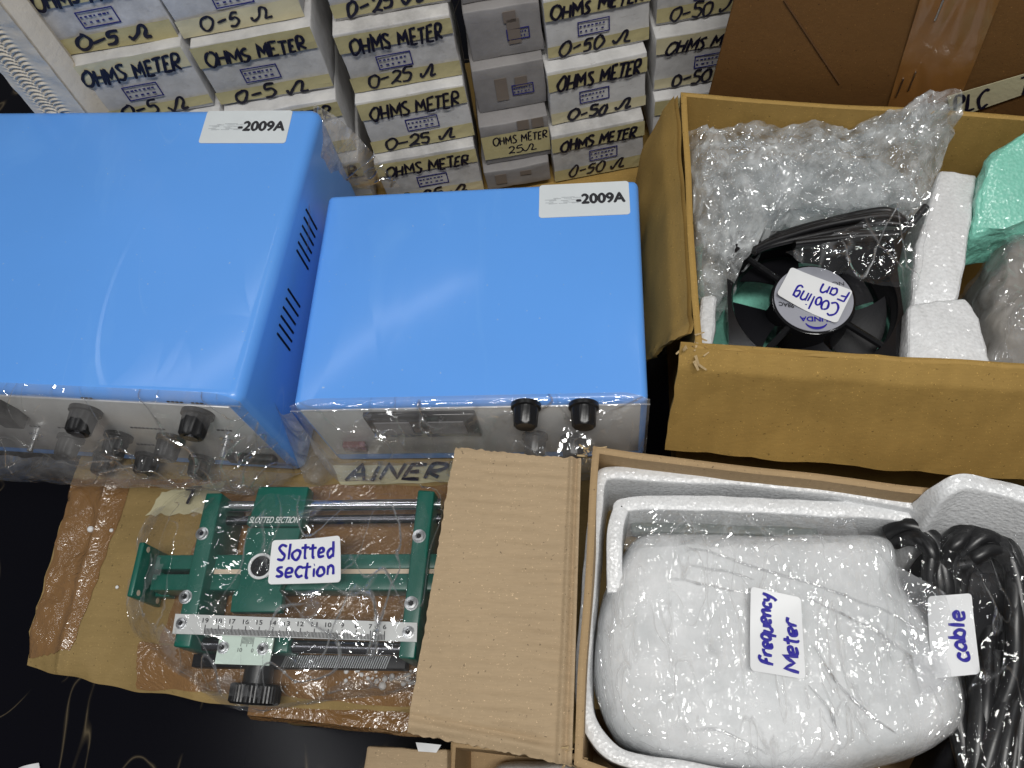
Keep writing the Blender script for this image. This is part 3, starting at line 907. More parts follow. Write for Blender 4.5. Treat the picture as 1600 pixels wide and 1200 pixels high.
def meter_box(label, fl_, w, h, d, yaw, top_text, bot_text, seed, stamp=.30, grey=False, tape=True, top_shift=0.0):
    r = random.Random(seed)
    o_, u, v = frame(fl_, yaw)
    root = thing('meter_box', label, 'box', o_ + u * w / 2 + v * d / 2, 'small meter boxes stacked at the back')
    m_ = MB(); m_.slab(o_, u * w, v * d, V((0, 0, h - .0006)))
    obj('carton_body', m_, M['cartongrey'] if grey else r.choice(WHITES), root, bevel=.0012, seg=2, sub=4, disp=crumple(.0016, 38, seed))
    q = Quad(o_ + V((0, 0, h)) - v * .0012, o_ + u * w + V((0, 0, h)) - v * .0012, o_ + u * w - v * .0012, o_ - v * .0012)
    if tape:
        for (t0, t1) in ((.69, .97), (.04, .27)) if not grey else ((.18, .74),):
            m_ = MB()
            e0, e1 = t0 + r.uniform(-.03, .03), t1 + r.uniform(-.03, .03)
            k0_, k1_ = r.uniform(-.035, .035), r.uniform(-.035, .035)
            c_ = [(0, e0), (1, e0 + k0_), (1, e1 + k1_), (0, e1)]
            ns = 10
            m_.grid(lambda u, v: q.p(u, (e0 + k0_ * u) * (1 - v) + (e1 + k1_ * u) * v, .0005 + abs(nz((u * 4, v, seed), 1.7, 3)) * .0007), 14, 3)
            obj('masking_tape', m_, r.choice(TAPES), root)
        m_ = MB()
        if grey:
            write(m_, q, top_text, .16, .98, .50, .20, .00085, seed, .0009)
            write(m_, q, bot_text, .36, .80, .24, .18, .00085, seed + 1, .0009)
        else:
            write(m_, q, top_text, .05 + r.uniform(0, .05), .93 + r.uniform(-.02, .03), .66 + r.uniform(-.02, .03), r.uniform(.21, .26), r.uniform(.0013, .0018), seed, .0016, r.uniform(.14, .34), r.uniform(-.01, .05), .06)
            write(m_, q, bot_text[:-1] + ' W', .10 + r.uniform(0, .08), .82 + r.uniform(-.05, .05), .06 + r.uniform(-.01, .02), r.uniform(.19, .24), r.uniform(.0013, .0018), seed + 1, .0016, r.uniform(.1, .3), r.uniform(-.01, .04), .06)
        obj('marker_lettering', m_, M['marker'], root)
    if stamp is not None:
        s0, s1, t0, t1 = stamp, stamp + .31, .33, .56
        m_ = MB()
        e = .0010
        for (a0, a1, c0_, c1_) in ((s0, s1, t1 - e / h, t1), (s0, s1, t0, t0 + e / h), (s0, s0 + e / w, t0 + e / h, t1 - e / h), (s1 - e / w, s1, t0 + e / h, t1 - e / h)):
            plate(m_, q, .0003, 0, a0, a1, c0_, c1_, base=.0001)
        for i, (tt, k) in enumerate(((.47, 7), (.39, 5))):
            for j in range(k):
                x_ = s0 + .02 + (s1 - s0 - .05) * j / k
                plate(m_, q, .0002, 0, x_, x_ + .014 + .016 * r.random(), tt, tt + .022, base=.0001)
        obj('stamped_label', m_, M['stampblue'], root)
    if grey:
        for k in range(2):
            x_ = r.uniform(.15, .8)
            y_ = r.uniform(.5, .78) if not tape else .78
            m_ = MB(); plate(m_, q, .0004, 0, x_, x_ + .17, y_ - (.0 if tape else .28 * k), y_ + .22)
            obj('tape_piece', m_, M['greytape'], root)
    return root
STY = .550
def col_y(x, z, yaw):
    return STY + math.tan(math.radians(8)) * x + (STEP / HB) * z
cols = [
 ('A', -.434, .100, 8, [3, 2, 1, 0], '0-5W', 'leftmost column beside the ridged white block', .0055),
 ('B', -.3305, .1025, 8, [3, 2, 1, 0], '0-5W', 'second column from the left', .0045),
 ('C', -.2145, .0975, 8, [3, 2, 1, 0], '0-25W', 'column marked 25 ohms', .003),
 ('E', -.0440, .0895, 10, [3, 2, 1, 0], '0-50W', 'column right of the grey boxes', .0025),
 ('F', .0520, .0900, 8, [3, 2, 1, 0], '0-50W', 'rightmost column beside the brown carton', .0),
]
order = ['topmost', 'second down', 'third down', 'lowest']
rr_ = random.Random(21)
for (nm, x, w, yaw, rows, txt, where, grow) in cols:
    zsh = {'C': -.005, 'E': -.0075, 'F': .013, 'A': -.001}.get(nm, 0)
    for j, k in enumerate(rows):
        hb = HB + grow
        z = ZB + k * hb + zsh
        xx = x + rr_.uniform(-.0015, .0015) - (.004 * (k - 1) if nm in 'AB' else 0)
        y = col_y(xx, z + hb, yaw) + rr_.uniform(-.0015, .0015)
        meter_box('white %s box, %s in the %s' % (txt.replace('W', ' ohm'), order[j], where), (xx, y, z), w, hb, .11,
                  math.radians(yaw + rr_.uniform(-.7, .7)), 'OHMS METER', txt, 40 + 10 * ord(nm) + k, .30 + rr_.uniform(-.05, .1))
gz = ZB
for k in range(6):
    h = (.026, .052, .0505, .050, .05, .05)[k]
    xx = -.1115 + .001 * rr_.uniform(-1, 1) + .0005 * k
    y = col_y(xx, gz + h, 8) + rr_.uniform(-.002, .002) + (.0 if k < 2 else .004)
    meter_box(['grey end-on box, lowest of the narrow column between the white stacks', 'grey end-on box marked 25 ohms on yellow tape in the narrow column',
               'grey end-on box just above the one marked 25 ohms', 'grey end-on box third from the top of the narrow column', 'grey end-on box second from the top of the narrow column', 'grey end-on box topmost of the narrow column'][k],
              (xx, y, gz), .064, h, .11, math.radians(8), 'OHMS METER', '25W', 300 + k, .52 if k in (2, 3, 4, 5) else None, True, k == 1)
    gz += h

# ------------------------------------------------------------------ ridged white block at the far left
m_ = MB()
yb = .512
pn = V((.10, 1, 0)).normalized()
pr, pl_ = on_plane(130, 171, (-.47, yb, 0), pn), on_plane(52, 173, (-.47, yb, 0), pn)
pr = V((pr.x, pr.y, 0)); pl_ = V((pl_.x, pl_.y, 0))
du = (pr - pl_)
dv = V((-du.y, du.x, 0)).normalized()
pb = [pl_, pr, pr + dv * .016 + du.normalized() * .006, pl_ + dv * .09]
m_.prism([p - dv * -.0025 for p in pb], FLOOR, .36)
def rface(a, u):                    # saw-cut front face with arched ridges
    p = pl_.lerp(pr, u) + V((0, 0, -.02 + .36 * a))
    arc = (p.z * 1.0 + .045 * (u - .35) ** 2 * 4) / .0042
    band = max(0, min(1, (.72 - u) * 9)) * max(0, min(1, (u - .12) * 9))
    return p - dv * (.0003 + band * .0013 * math.sin(arc * 6.28 + nz(p, 40, 2) * 2) + nz(p, 90, 3) * .0008)
m_.grid(lambda u, v: rface(v, u), 24, 500)
o = obj('foam_block', m_, M['ridged'], None, bevel=.003, seg=2, sub=0, disp=None)
tag(o, 'tall ridged white block standing at the far left beside the meter boxes', 'block')

# ------------------------------------------------------------------ dark brown carton standing at the back right
bk = thing('brown_carton', 'large dark brown carton with a taped seam standing behind the fan carton', 'carton', V((.30, .62, FLOOR)))
bo = V((.150, .520, FLOOR)); bu = V((1, -.20, 0)).normalized(); bvv = V((-bu.y, bu.x, 0))
m_ = MB(); m_.slab(bo, bu * .42, bvv * .25, V((0, 0, .62)))
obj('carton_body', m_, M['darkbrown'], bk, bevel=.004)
PB = (bo - bvv * .004, bvv)
def fb(x, y):
    return on_plane(x, y, *PB)
def bpanel(ptsx, th, name, mat, lift=0.0):
    m_ = MB()
    a = [fb(x, y) - bvv * lift for x, y in ptsx]
    b = [p - bvv * th for p in a]
    m_.hexa(a, b)
    return obj(name, m_, mat, bk, bevel=.0008)
lo_l, hi_l = fb(1112, 128), fb(1146, 0)
d_ = (hi_l - lo_l)
l_bot, l_top = lo_l - d_ * 1.2, hi_l + d_ * 1.5
s_bot, s_top = fb(1428, 176), fb(1492, -10)
e_ = (s_top - s_bot)
m_ = MB()
pa = [l_bot, s_bot - e_ * .3, s_top + e_ * .8, l_top]
m_.hexa(pa, [p - bvv * .004 for p in pa])
obj('flap', m_, M['darkbrown'], bk, bevel=.001)
m_ = MB()
pa = [s_bot - e_ * .3 + bu * .0025, s_bot - e_ * .3 + bu * .30, s_top + e_ * .8 + bu * .30, s_top + e_ * .8 + bu * .0025]
m_.hexa(pa, [p - bvv * .004 for p in pa])
obj('flap', m_, M['darkbrown'], bk, bevel=.001)
m_ = MB()                           # brown tape along the seam
def seam(u, v):
    p = (s_bot - e_ * .2).lerp(s_top + e_ * .4, v) + bu * (-.022 + .050 * u)
    return p - bvv * (.0048 + .0007 * abs(nz(p, 60, 2)) + .0008 * abs(math.sin(u * 9 + nz(p, 20, 4) * 3)))
m_.grid(seam, 24, 40)
obj('packing_tape', m_, plain('dull_brown_tape', (.23, .105, .03), .25, 0, .5, .15, 60, .1, .3), bk, smooth=40)
m_ = MB()
for (x, y) in ((1406, 128), (1425, 118), (1468, 5)):
    p = fb(x, y) - bvv * .0062
    m_ = MB()
    m_.tube([p + V((0, 0, -.009)), p + V((0, 0, .009))], .0007, 6)
    obj('staple', m_, M['steel'], bk)
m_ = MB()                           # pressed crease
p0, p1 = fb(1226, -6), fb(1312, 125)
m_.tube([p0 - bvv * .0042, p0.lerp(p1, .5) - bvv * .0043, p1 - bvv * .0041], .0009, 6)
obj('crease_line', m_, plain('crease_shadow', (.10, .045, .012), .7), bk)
q = Quad(*[fb(x, y) - bvv * .0050 for x, y in ((1480, 141), (1625, 98), (1625, 128), (1488, 176))])
m_ = MB(); plate(m_, q, .0006, 0, base=.0012)
mt = obj('masking_tape', m_, M['maskingpale'], bk)
m_ = MB()
write(m_, q, 'PLC', .02, .44, .05, .85, .0014, 12, .0022, .25)
write(m_, q, 'T', .72, .92, .05, .85, .0014, 13, .0022, .25)
obj('marker_lettering', m_, M['marker'], mt)

# ------------------------------------------------------------------ fan carton (right)
ZR = .117
RL, FL = at(1062, 145, ZR), at(1087, 545, ZR)
FR, RR = V((.375, .232, ZR)), V((.375, .444, ZR))
TH = .0045
def inset(poly, d):
    n = len(poly)
    out = []
    for i in range(n):
        a, b, c = poly[i - 1], poly[i], poly[(i + 1) % n]
        e1, e2 = (b - a).normalized(), (c - b).normalized()
        n1, n2 = V((-e1.y, e1.x, 0)), V((-e2.y, e2.x, 0))
        k = (n1 + n2)
        out.append(b + k * (d / max(.2, 1 + n1.dot(n2))))
    return out
def open_box(poly, z0, z1, th, m, parent, disp=None, name='carton_body'):
    poly = [V((p.x, p.y, 0)) for p in poly]             # counter-clockwise
    inn = inset(poly, th)
    mb = MB()
    n = len(poly)
    for i in range(n):
        j = (i + 1) % n
        o0, o1, i0, i1 = poly[i], poly[j], inn[i], inn[j]
        nu, nv = max(4, int((o1 - o0).length / .006)), max(4, int((z1 - z0) / .008))
        mb.grid(lambda u, v: o0.lerp(o1, u) + V((0, 0, z0 + (z1 - z0) * v)), nu, nv)
        mb.grid(lambda u, v: i1.lerp(i0, u) + V((0, 0, z0 + (z1 - z0) * v)), nu, nv)
        mb.grid(lambda u, v: o0.lerp(o1, u).lerp(i0.lerp(i1, u), v) + V((0, 0, z1 + .0012 * math.sin(math.pi * v))), nu, 3)
    mb.add([V((p.x, p.y, z0 + .004)) for p in inn], [list(range(n))])
    if disp:
        mb.v = [p + disp(p) for p in mb.v]
    return obj(name, mb, m, parent, smooth=45)
fanc = thing('fan_carton', 'open golden brown carton at the right holding the cooling fan and foam', 'carton', V((.21, .35, FLOOR)))
open_box([FL, FR, RR, RL], FLOOR, ZR, TH, M['brown'], fanc, lambda p: V((nz(p, 13, 3) * .002, nz(p, 14, 5) * .0024, nz(p, 22, 8) * .0012 if p.z > .1 else 0)))
# front flap folded down outside, its left end torn
fu = (FR - FL).normalized(); fv = V((-fu.y, fu.x, 0))
m_ = MB()
a0 = FL + fu * -.010
def fflap(u, v):
    l_ = .086 * v
    t_ = min(1, v * 9)
    p = a0 + fu * (.33 * u - .004 * v) - fv * (.0008 + .0065 * t_ + .034 * v) + V((0, 0, .0016 * (1 - v * 12 if v < .08 else 0) - l_))
    return p + fv * (nz(p, 18, 4) * .0022 + .0012 * ridge(V((u * 6, v * 1.2, 0)), 1.6, 3)) + fu * (nz(p, 80, 6) * .0012 if u == 0 else 0)
m_.grid(fflap, 110, 40)
k = len(m_.v)
fr_ = [(v - fv * -.0035) for v in m_.v]
m_.v += fr_
m_.f += [[i + k for i in f][::-1] for f in m_.f]
nu_ = 111
m_.f += [[j * nu_, (j + 1) * nu_, (j + 1) * nu_ + k, j * nu_ + k] for j in range(40)]
m_.f += [[40 * nu_ + i, 40 * nu_ + i + 1, 40 * nu_ + i + 1 + k, 40 * nu_ + i + k] for i in range(110)]
obj('flap', m_, M['brown'], fanc, smooth=45)
# left flap hanging outside
m_ = MB()
lu = (RL - FL).normalized()
def lflap(u, v):
    p = FL.lerp(RL, .05 + .94 * u) - V((1, 0, 0)) * (.001 + .004 * min(1, v * 8) + .026 * math.sin(v * 1.7)) + V((0, 0, -.12 * v))
    tear = max(0, 1 - u * 9)
    return p + V((nz(p, 30, 3) * .002 + tear * .004 * nz(p, 90, 5), nz(p, 60, 4) * .002 * tear + .03 * v * tear, tear * .004 * nz(p, 120, 2)))
m_.grid(lflap, 60, 24)
k = len(m_.v)
m_.v += [v + V((-.003, 0, -.0004)) for v in m_.v]
m_.f += [[i + k for i in f][::-1] for f in m_.f]
m_.f += [[24 * 61 + i, 24 * 61 + i + 1, 24 * 61 + i + 1 + k, 24 * 61 + i + k] for i in range(60)]
m_.f += [[j * 61, (j + 1) * 61, (j + 1) * 61 + k, j * 61 + k] for j in range(24)]
obj('flap', m_, M['brown'], fanc, smooth=45)
m_ = MB()                           # torn paper at the ripped corner
r_ = random.Random(3)
for i in range(20):
    p = FL + V((r_.uniform(-.014, .006), r_.uniform(-.010, .012), r_.uniform(-.012, .004)))
    a_ = V((r_.uniform(-1, 1), r_.uniform(-1, 1), r_.uniform(-.4, 1))).normalized() * r_.uniform(.003, .008)
    b_ = a_.cross(V((r_.uniform(-1, 1), r_.uniform(-1, 1), 1))).normalized() * r_.uniform(.001, .003)
    m_.add([p, p + b_, p + a_ + b_ * .6, p + a_], [[0, 1, 2, 3]])
obj('torn_edge', m_, M['edgecard'], fanc)

# contents -----------------------------------------------------------
def pillow(outline, z0, h, mat, name, n=90, rings=26, pw=4.0, disp=None, zf=None, parent=None, bottom=True, pd=2.2):
    c = V((0, 0, 0))
    pts = catmull([V((p.x, p.y, 0)) for p in outline], max(2, n // len(outline)), True)
    for p in pts: c += p
    c /= len(pts)
    m_ = MB()
    N = len(pts)
    m_.v.append(V((c.x, c.y, z0 + h + (zf(c) if zf else 0))))
    for j in range(1, rings + 1):
        r = (j / rings)
        rr = math.sin(r * math.pi / 2) ** .8
        for p in pts:
            q_ = c.lerp(p, rr)
            m_.v.append(V((q_.x, q_.y, z0 + h * max(0, 1 - rr ** pw) ** (1 / pd) + (zf(q_) * (1 - rr ** pw) if zf else 0))))
    m_.f += [[0, 1 + k, 1 + (k + 1) % N] for k in range(N)]
    for j in range(rings - 1):
        m_.f += [[1 + j * N + k, 1 + (j + 1) * N + k, 1 + (j + 1) * N + (k + 1) % N, 1 + j * N + (k + 1) % N] for k in range(N)]
    if bottom:
        m_.f.append([1 + (rings - 1) * N + k for k in range(N)][::-1])
    if disp:
        m_.v = [p + disp(p) for p in m_.v]
    return m_
def block(pxs, z1, z0, mat, name, label, cat, amp=.0014, bev=.004, tilt=None, sub=6, group=None):
    ps = [at(x, y, z1 + (tilt[i] if tilt else 0)) for i, (x, y) in enumerate(pxs)]
    m_ = MB()
    ar = sum(ps[i].x * ps[i - 1].y - ps[i - 1].x * ps[i].y for i in range(len(ps)))
    if ar > 0: ps = ps[::-1]
    m_.hexa([V((p.x, p.y, z0)) for p in ps], ps)
    o = obj(name, m_, mat, None, bevel=bev, seg=3, sub=sub, disp=lambda p, n: n * (nz(p, 55, 2) * amp + nz(p, 190, 4) * amp * .5))
    return tag(o, label, cat, group)

ZF = .088
fc = at(1271, 467, ZF)
yawf = math.radians(-4)
def fp(x, y, z=0.0):
    return fc + V((math.cos(yawf) * x - math.sin(yawf) * y, math.sin(yawf) * x + math.cos(yawf) * y, z))
fan = thing('cooling_fan', 'square black cooling fan with a grey hub and a handwritten white sticker', 'fan', fp(0, 0, -.04))
m_ = MB()                           # frame: rounded square plate with a round opening, and the shroud below
N = 96
R0, HS = .0565, .0605
def sq(a):
    c_, s_ = math.cos(a), math.sin(a)
    k = HS / max(abs(c_), abs(s_))
    rc = .010
    x_, y_ = c_ * k, s_ * k
    ax_, ay_ = abs(x_), abs(y_)
    if ax_ > HS - rc and ay_ > HS - rc:
        d_ = V((ax_ - (HS - rc), ay_ - (HS - rc), 0)).normalized() * rc
        x_, y_ = math.copysign(HS - rc + d_.x, x_), math.copysign(HS - rc + d_.y, y_)
    return x_, y_
rings = []
for (kind, z) in (('i', -.036), ('i', -.002), ('i2', 0), ('s', 0), ('s', -.004), ('i3', -.005), ('i3', -.036)):
    for k in range(N):
        a = 2 * math.pi * k / N + .003
        if kind == 'i': x_, y_ = R0 * math.cos(a), R0 * math.sin(a)
        elif kind == 'i2': x_, y_ = (R0 + .0012) * math.cos(a), (R0 + .0012) * math.sin(a)
        elif kind == 'i3': x_, y_ = (R0 + .003) * math.cos(a), (R0 + .003) * math.sin(a)
        else: x_, y_ = sq(a)
        m_.v.append(fp(x_, y_, z))
m_.f = [[j * N + k, j * N + (k + 1) % N, (j + 1) * N + (k + 1) % N, (j + 1) * N + k] for j in range(6) for k in range(N)]
obj('fan_frame', m_, M['blackgloss'], fan, smooth=35)
for a in (45, 135, 225, 315):
    m_ = MB()
    a = math.radians(a + 6)
    c_, s_ = math.cos(a), math.sin(a)
    m_.tube([fp(c_ * .022, s_ * .022, -.004), fp(c_ * .068, s_ * .068, -.0025)], .0026, 8)
    obj('strut', m_, M['blackgloss'], fan, smooth=40)
for i in range(5):
    a0 = math.radians(i * 72 + 20)
    def bl_(u, v):
        r = .027 + .0275 * v
        a = a0 + math.radians(58) * u * (.8 + .3 * v)
        return fp(r * math.cos(a), r * math.sin(a), -.030 + .018 * u)
    m_ = MB(); m_.grid(bl_, 12, 6)
    k = len(m_.v); m_.v += [v + V((0, 0, -.0012)) for v in m_.v]; m_.f += [[j + k for j in f][::-1] for f in m_.f]
    obj('fan_blade', m_, M['matblack'], fan, smooth=40)
m_ = MB(); m_.lathe(fp(0, 0, -.034), (0, 0, 1), [(0, .0295), (.030, .0300), (.0335, .0292), (.0340, .028)], 64)
hub = obj('hub', m_, M['blackgloss'], fan, smooth=35)
m_ = MB(); m_.lathe(fp(0, 0, .0001), (0, 0, 1), [(0, .0275), (.0004, .0275)], 64)
hl = obj('hub_label', m_, plain('silver_grey_hub_label', (.36, .37, .42), .35, .2, .5, .05), hub)
# printed ring and lettering of the hub label (read from the far side)
zq = fc.z + .0007
q = qpx(zq, (1293, 508), (1252, 497), (1255, 487), (1294, 497))
q = Quad(fp(.0115, -.0205, .0006), fp(-.0105, -.0205, .0006), fp(-.0105, -.0150, .0006), fp(.0115, -.0150, .0006))
m_ = MB()
print_text(m_, q, 'SUNDA', 0, 1, .1, .8, .0003, .00018)
for (a0, a1) in ((200, 340), (40, 120)):
    cc = fp(.0005, -.0182, .0009)
    pts = [cc + V((math.cos(math.radians(a)) * .0080, math.sin(math.radians(a)) * .0068, 0)) for a in range(a0, a1, 10)]
    m_.tube(pts, .0007, 6, True, V((0, 0, 1)), [.0003 + .0008 * math.sin(math.pi * i / (len(pts) - 1)) for i in range(len(pts))])
obj('hub_print', m_, M['bluepen'], hl)
m_ = MB()
q = Quad(fp(-.0085, -.0100, .0006), fp(-.0245, -.0070, .0006), fp(-.0245, -.0035, .0006), fp(-.0085, -.0065, .0006))
print_text(m_, q, '98AC', .35, 1, .0, .9, .0003, .0001)
q = Quad(fp(.022, .0105, .0006), fp(.0135, .0105, .0006), fp(.0135, .0145, .0006), fp(.022, .0145, .0006))
print_text(m_, q, 'NO', 0, 1, 0, .8, .0003)
obj('hub_print', m_, M['ink'], hl)
q = qpx(fc.z + .0012, (1307, 507), (1212, 464), (1236, 418), (1332, 456))
q.bend = .0016
m_ = MB(); sheet(m_, q)
sk = obj('sticker', m_, M['sticker'], fan, smooth=60)
m_ = MB()
write(m_, q, 'Cooling', .07, .80, .50, .40, .00085, 3, .0008, 0, .02)
write(m_, q, 'Fan', .03, .46, .10, .34, .00085, 4, .0008, 0, .02)
obj('handwriting', m_, M['bluepen'], sk)
m_ = MB()
for (x, y) in ((.052, .052), (.052, -.052), (-.052, .052)):
    m_ = MB()
    m_.lathe(fp(x, y, .0), (0, 0, 1), [(0, .0030), (.0016, .0028), (.002, .0012)], 14)
    obj('screw', m_, M['steel'], fan, smooth=40)
# the cable coiled on the rear edge of the fan (part of the fan)
r_ = random.Random(5)
for i in range(7):
    o_ = r_.uniform(-.006, .006)
    pp = [(1180, 392 + o_ * 600), (1215, 366 + i * 2.2), (1290, 344 + i * 3.0), (1370, 330 + i * 3.2), (1402, 334 + i * 2.4), (1410, 352), (1396, 366), (1340, 374 - i * 1.5), (1240, 388 - i * 2)]
    pts = [at(x + r_.uniform(-3, 3), y + r_.uniform(-2, 2), ZF + .010 + .0035 * (i % 4) + .002 * r_.random()) for x, y in pp]
    m_ = MB(); m_.tube(catmull(pts, 7), .0024, 8)
    obj('power_cable', m_, M['black'], fan, smooth=60)
m_ = MB()
m_.tube(catmull([at(1404, 362, ZF + .012), at(1425, 348, ZF + .018), at(1447, 322, ZF + .022)], 6), .0028, 8)
obj('cable_end', m_, M['black'], fan, smooth=60)

block(((1470, 262), (1530, 270), (1512, 400), (1497, 472), (1424, 478), (1432, 380)), .098, .02, M['foam'], 'foam_slab', 'long white foam slab standing right of the cooling fan', 'foam', sub=8)
block(((1419, 474), (1470, 466), (1512, 462), (1534, 494), (1545, 545), (1552, 575), (1415, 572)), .103, .02, M['foam'], 'foam_slab', 'short chunky white foam piece against the front wall of the fan carton', 'foam', sub=8)
block(((1096, 458), (1121, 459), (1114, 556), (1086, 552)), .080, .01, M['foam'], 'foam_strip', 'thin white foam strip at the left end of the fan carton', 'foam', sub=6)
block(((1090, 380), (1400, 380), (1412, 575), (1090, 560)), ZF - .055, .0, M['foamgreen'], 'foam_sheet', 'green foam sheet glimpsed under the cooling fan blades', 'foam', amp=.004, sub=6)
block(((1680, 170), (1600, 206), (1545, 240), (1532, 300), (1518, 372), (1562, 362), (1690, 325)), .105, .05, M['foamgreen'], 'foam_sheet', 'mint green foam sheet at the right edge of the fan carton', 'foam', amp=.0022, bev=.006, tilt=(.03, .024, .014, .006, -.012, -.012, .0), sub=10)
# film-wrapped lump at the right edge
m_ = pillow([at(x, y, .09) for x, y in ((1680, 350), (1600, 345), (1560, 385), (1540, 450), (1538, 520), (1560, 590), (1680, 600))], .0, .098, None, '', 90, 24, 5,
            disp=lambda p: V((nz(p, 40, 1), nz(p, 40, 2), crease(p, 36, 3) - .4)) * .006)
wl = thing('wrapped_parcel', 'film wrapped greyish parcel at the right edge, below the green foam', 'parcel', at(1600, 470, .0))
obj('parcel_body', m_, plain('grey_brown_parcel', (.24, .22, .19), .5, 0, .5, .35, 40, .3), wl, smooth=50)
m2 = MB(); m2.v = [p + V((-.002, 0, .0035)) + V((nz(p, 60, 8), nz(p, 60, 9), crease(p, 40, 7) - .3)) * .004 for p in m_.v]; m2.f = m_.f
obj('plastic_wrap', m2, film('parcel_wrap', .12, fac=.12, facet=((80, .4, .6, .3), (200, .35, 1, 0)), crease=((26, .03, .5, .4), (34, .03, .5, -.6))), wl, smooth=40)

# bubble wrap heaped in the rear left of the carton
bwo = [(1080, 440), (1074, 330), (1070, 235), (1085, 200), (1140, 196), (1240, 192), (1340, 178), (1405, 165), (1450, 148), (1492, 140), (1502, 165), (1480, 225), (1465, 285), (1440, 325), (1350, 335), (1250, 345), (1190, 372), (1150, 410), (1130, 470), (1112, 480)]
def bw_z(px, py):
    z = .105
    z += .045 * max(0, min(1, (px - 1330) / 150)) * max(0, min(1, (240 - py) / 90))
    z += .012 * math.exp(-((px - 1260) / 140) ** 2 - ((py - 270) / 50) ** 2)
    z -= .020 * max(0, min(1, (py - 330) / 130))
    return z
ctr = (1255, 262)
m_ = MB()
ol = catmull([V((x, y, 0)) for x, y in bwo], 12, True)
NR, NN = 60, len(ol)
m_.v.append(at(*ctr, bw_z(*ctr)))
for j in range(1, NR + 1):
    f_ = j / NR
    for p in ol:
        x_, y_ = ctr[0] + (p.x - ctr[0]) * f_, ctr[1] + (p.y - ctr[1]) * f_
        z_ = bw_z(x_, y_) - .02 * f_ ** 8
        w_ = at(x_, y_, z_)
        c_ = (crease(w_, 26, 3) - .45) * .016 + (crease(w_, 75, 6) - .45) * .006 + nz(w_, 260, 2) * .0018
        d_ = V((nz(w_, 50, 5) * .005, nz(w_, 50, 7) * .004, c_)) * (1 if f_ < .97 else .5)
        w_ = w_ + d_
        w_.x = max(w_.x, RL.x + .006); w_.y = min(w_.y, RL.y - .010 - (w_.x - RL.x) * .17) if w_.z < ZR + .004 else w_.y
        m_.v.append(w_)
m_.f += [[0, 1 + k, 1 + (k + 1) % NN] for k in range(NN)]
for j in range(NR - 1):
    m_.f += [[1 + j * NN + k, 1 + (j + 1) * NN + k, 1 + (j + 1) * NN + (k + 1) % NN, 1 + j * NN + (k + 1) % NN] for k in range(NN)]
bw = thing('bubble_wrap', 'crumpled clear bubble wrap heaped in the fan carton behind the fan', 'bubble wrap', at(1255, 300, .05))
obj('wrap_sheet', m_, M['bubble'], bw, smooth=60)
m2 = MB(); m2.v = [v + V((nz(v, 33, 11) * .006, nz(v, 33, 12) * .004 - .002, -.016 + (crease(v, 45, 9) - .4) * .01)) for v in m_.v]; m2.f = m_.f
obj('inner_layer', m2, M['bubble'], bw, smooth=60)
# grey packed filling that shows dimly through the wrap
m_ = pillow([at(x, y, .06) for x, y in ((1105, 450), (1098, 300), (1120, 240), (1280, 235), (1420, 225), (1440, 300), (1300, 350), (1180, 400))], .0, .066, None, '', 80, 14, 6, disp=lambda p: V((0, 0, nz(p, 30, 3) * .006)))
o = obj('packed_parcel', m_, plain('dim_grey_parcel', (.42, .45, .45), .6, 0, .4, .4, 45, .3), None, smooth=60); tag(o, 'grey parcel showing dimly through the bubble wrap', 'parcel')

fq = [at(1225, 400, ZF + .016), at(1468, 292, ZF + .034), at(1432, 455, ZF + .020), at(1322, 432, ZF + .012)]
def fbag(u, v):
    p = fq[3].lerp(fq[2], u).lerp(fq[0].lerp(fq[1], u), v)
    return p + V((0, 0, .007 * (crease(p, 30, 5) - .35) + .002 * nz(p, 90, 3)))
m_ = MB(); m_.grid(fbag, 60, 40)
obj('plastic_bag', m_, M['bag'], fan, smooth=35)
# ------------------------------------------------------------------ foreground carton with the frequency meter
ZC = .087
cRL, cFL = at(925, 697, ZC), at(897, 1196, ZC)
cRR, cFR = V((.345, .160, ZC)), V((.345, -.075, ZC))
mt_ = thing('meter_carton', 'open pale kraft carton in the foreground holding the wrapped frequency meter', 'carton', V((.16, .10, FLOOR)))
open_box([cFL, V((.10, -.026, 0)), cFR, cRR, V((.12, .190, 0)), cRL], FLOOR, ZC, .0048, M['kraftwall'], mt_, lambda p: V((nz(p, 16, 3) * .0022, nz(p, 16, 5) * .0022, nz(p, 25, 8) * .001 if p.z > .07 else 0)))
fa = [at(712, 699, ZC + .004), at(908, 716, ZC), at(893, 1196, ZC), at(634, 1144, ZC - .006)]     # outer rear, hinge rear, hinge front, outer front
def cflap(u, v):
    p = fa[0].lerp(fa[1], u).lerp(fa[3].lerp(fa[2], u), v)
    h = .0022 * max(0, 1 - abs(u - .93) / .03) - .0016 * max(0, 1 - abs(u - .965) / .02)
    fold = -.004 * max(0, (v - .955) / .045) ** 2 - .0022 * max(0, 1 - abs(v - .945) / .02)
    curl = .0015 * math.sin(v * 7) + nz(p, 15, 4) * .0022 + nz(p, 160, 2) * .00025 + (.0003 + .0003 * nz(p, 20, 7)) * math.sin(v * 150 + nz(p, 30, 1) * 2.5)
    q_ = p + V((0, 0, h + fold + curl))
    if v in (0, 1): q_ = q_ + V((0, nz(p, 300, 2) * .0012, 0))
    if u == 0: q_ = q_ + V((nz(p, 200, 3) * .0008, 0, 0))
    return q_
m_ = MB(); m_.grid(cflap, 120, 160)
k = len(m_.v); nu_ = 121
m_.v += [v + V((0, 0, -.0045)) for v in m_.v]
m_.f += [[i + k for i in f] for f in m_.f]
m_.f = [f[::-1] if max(f) < k else f for f in m_.f]
for j in range(160):
    m_.f.append([j * nu_ + k, (j + 1) * nu_ + k, (j + 1) * nu_, j * nu_])
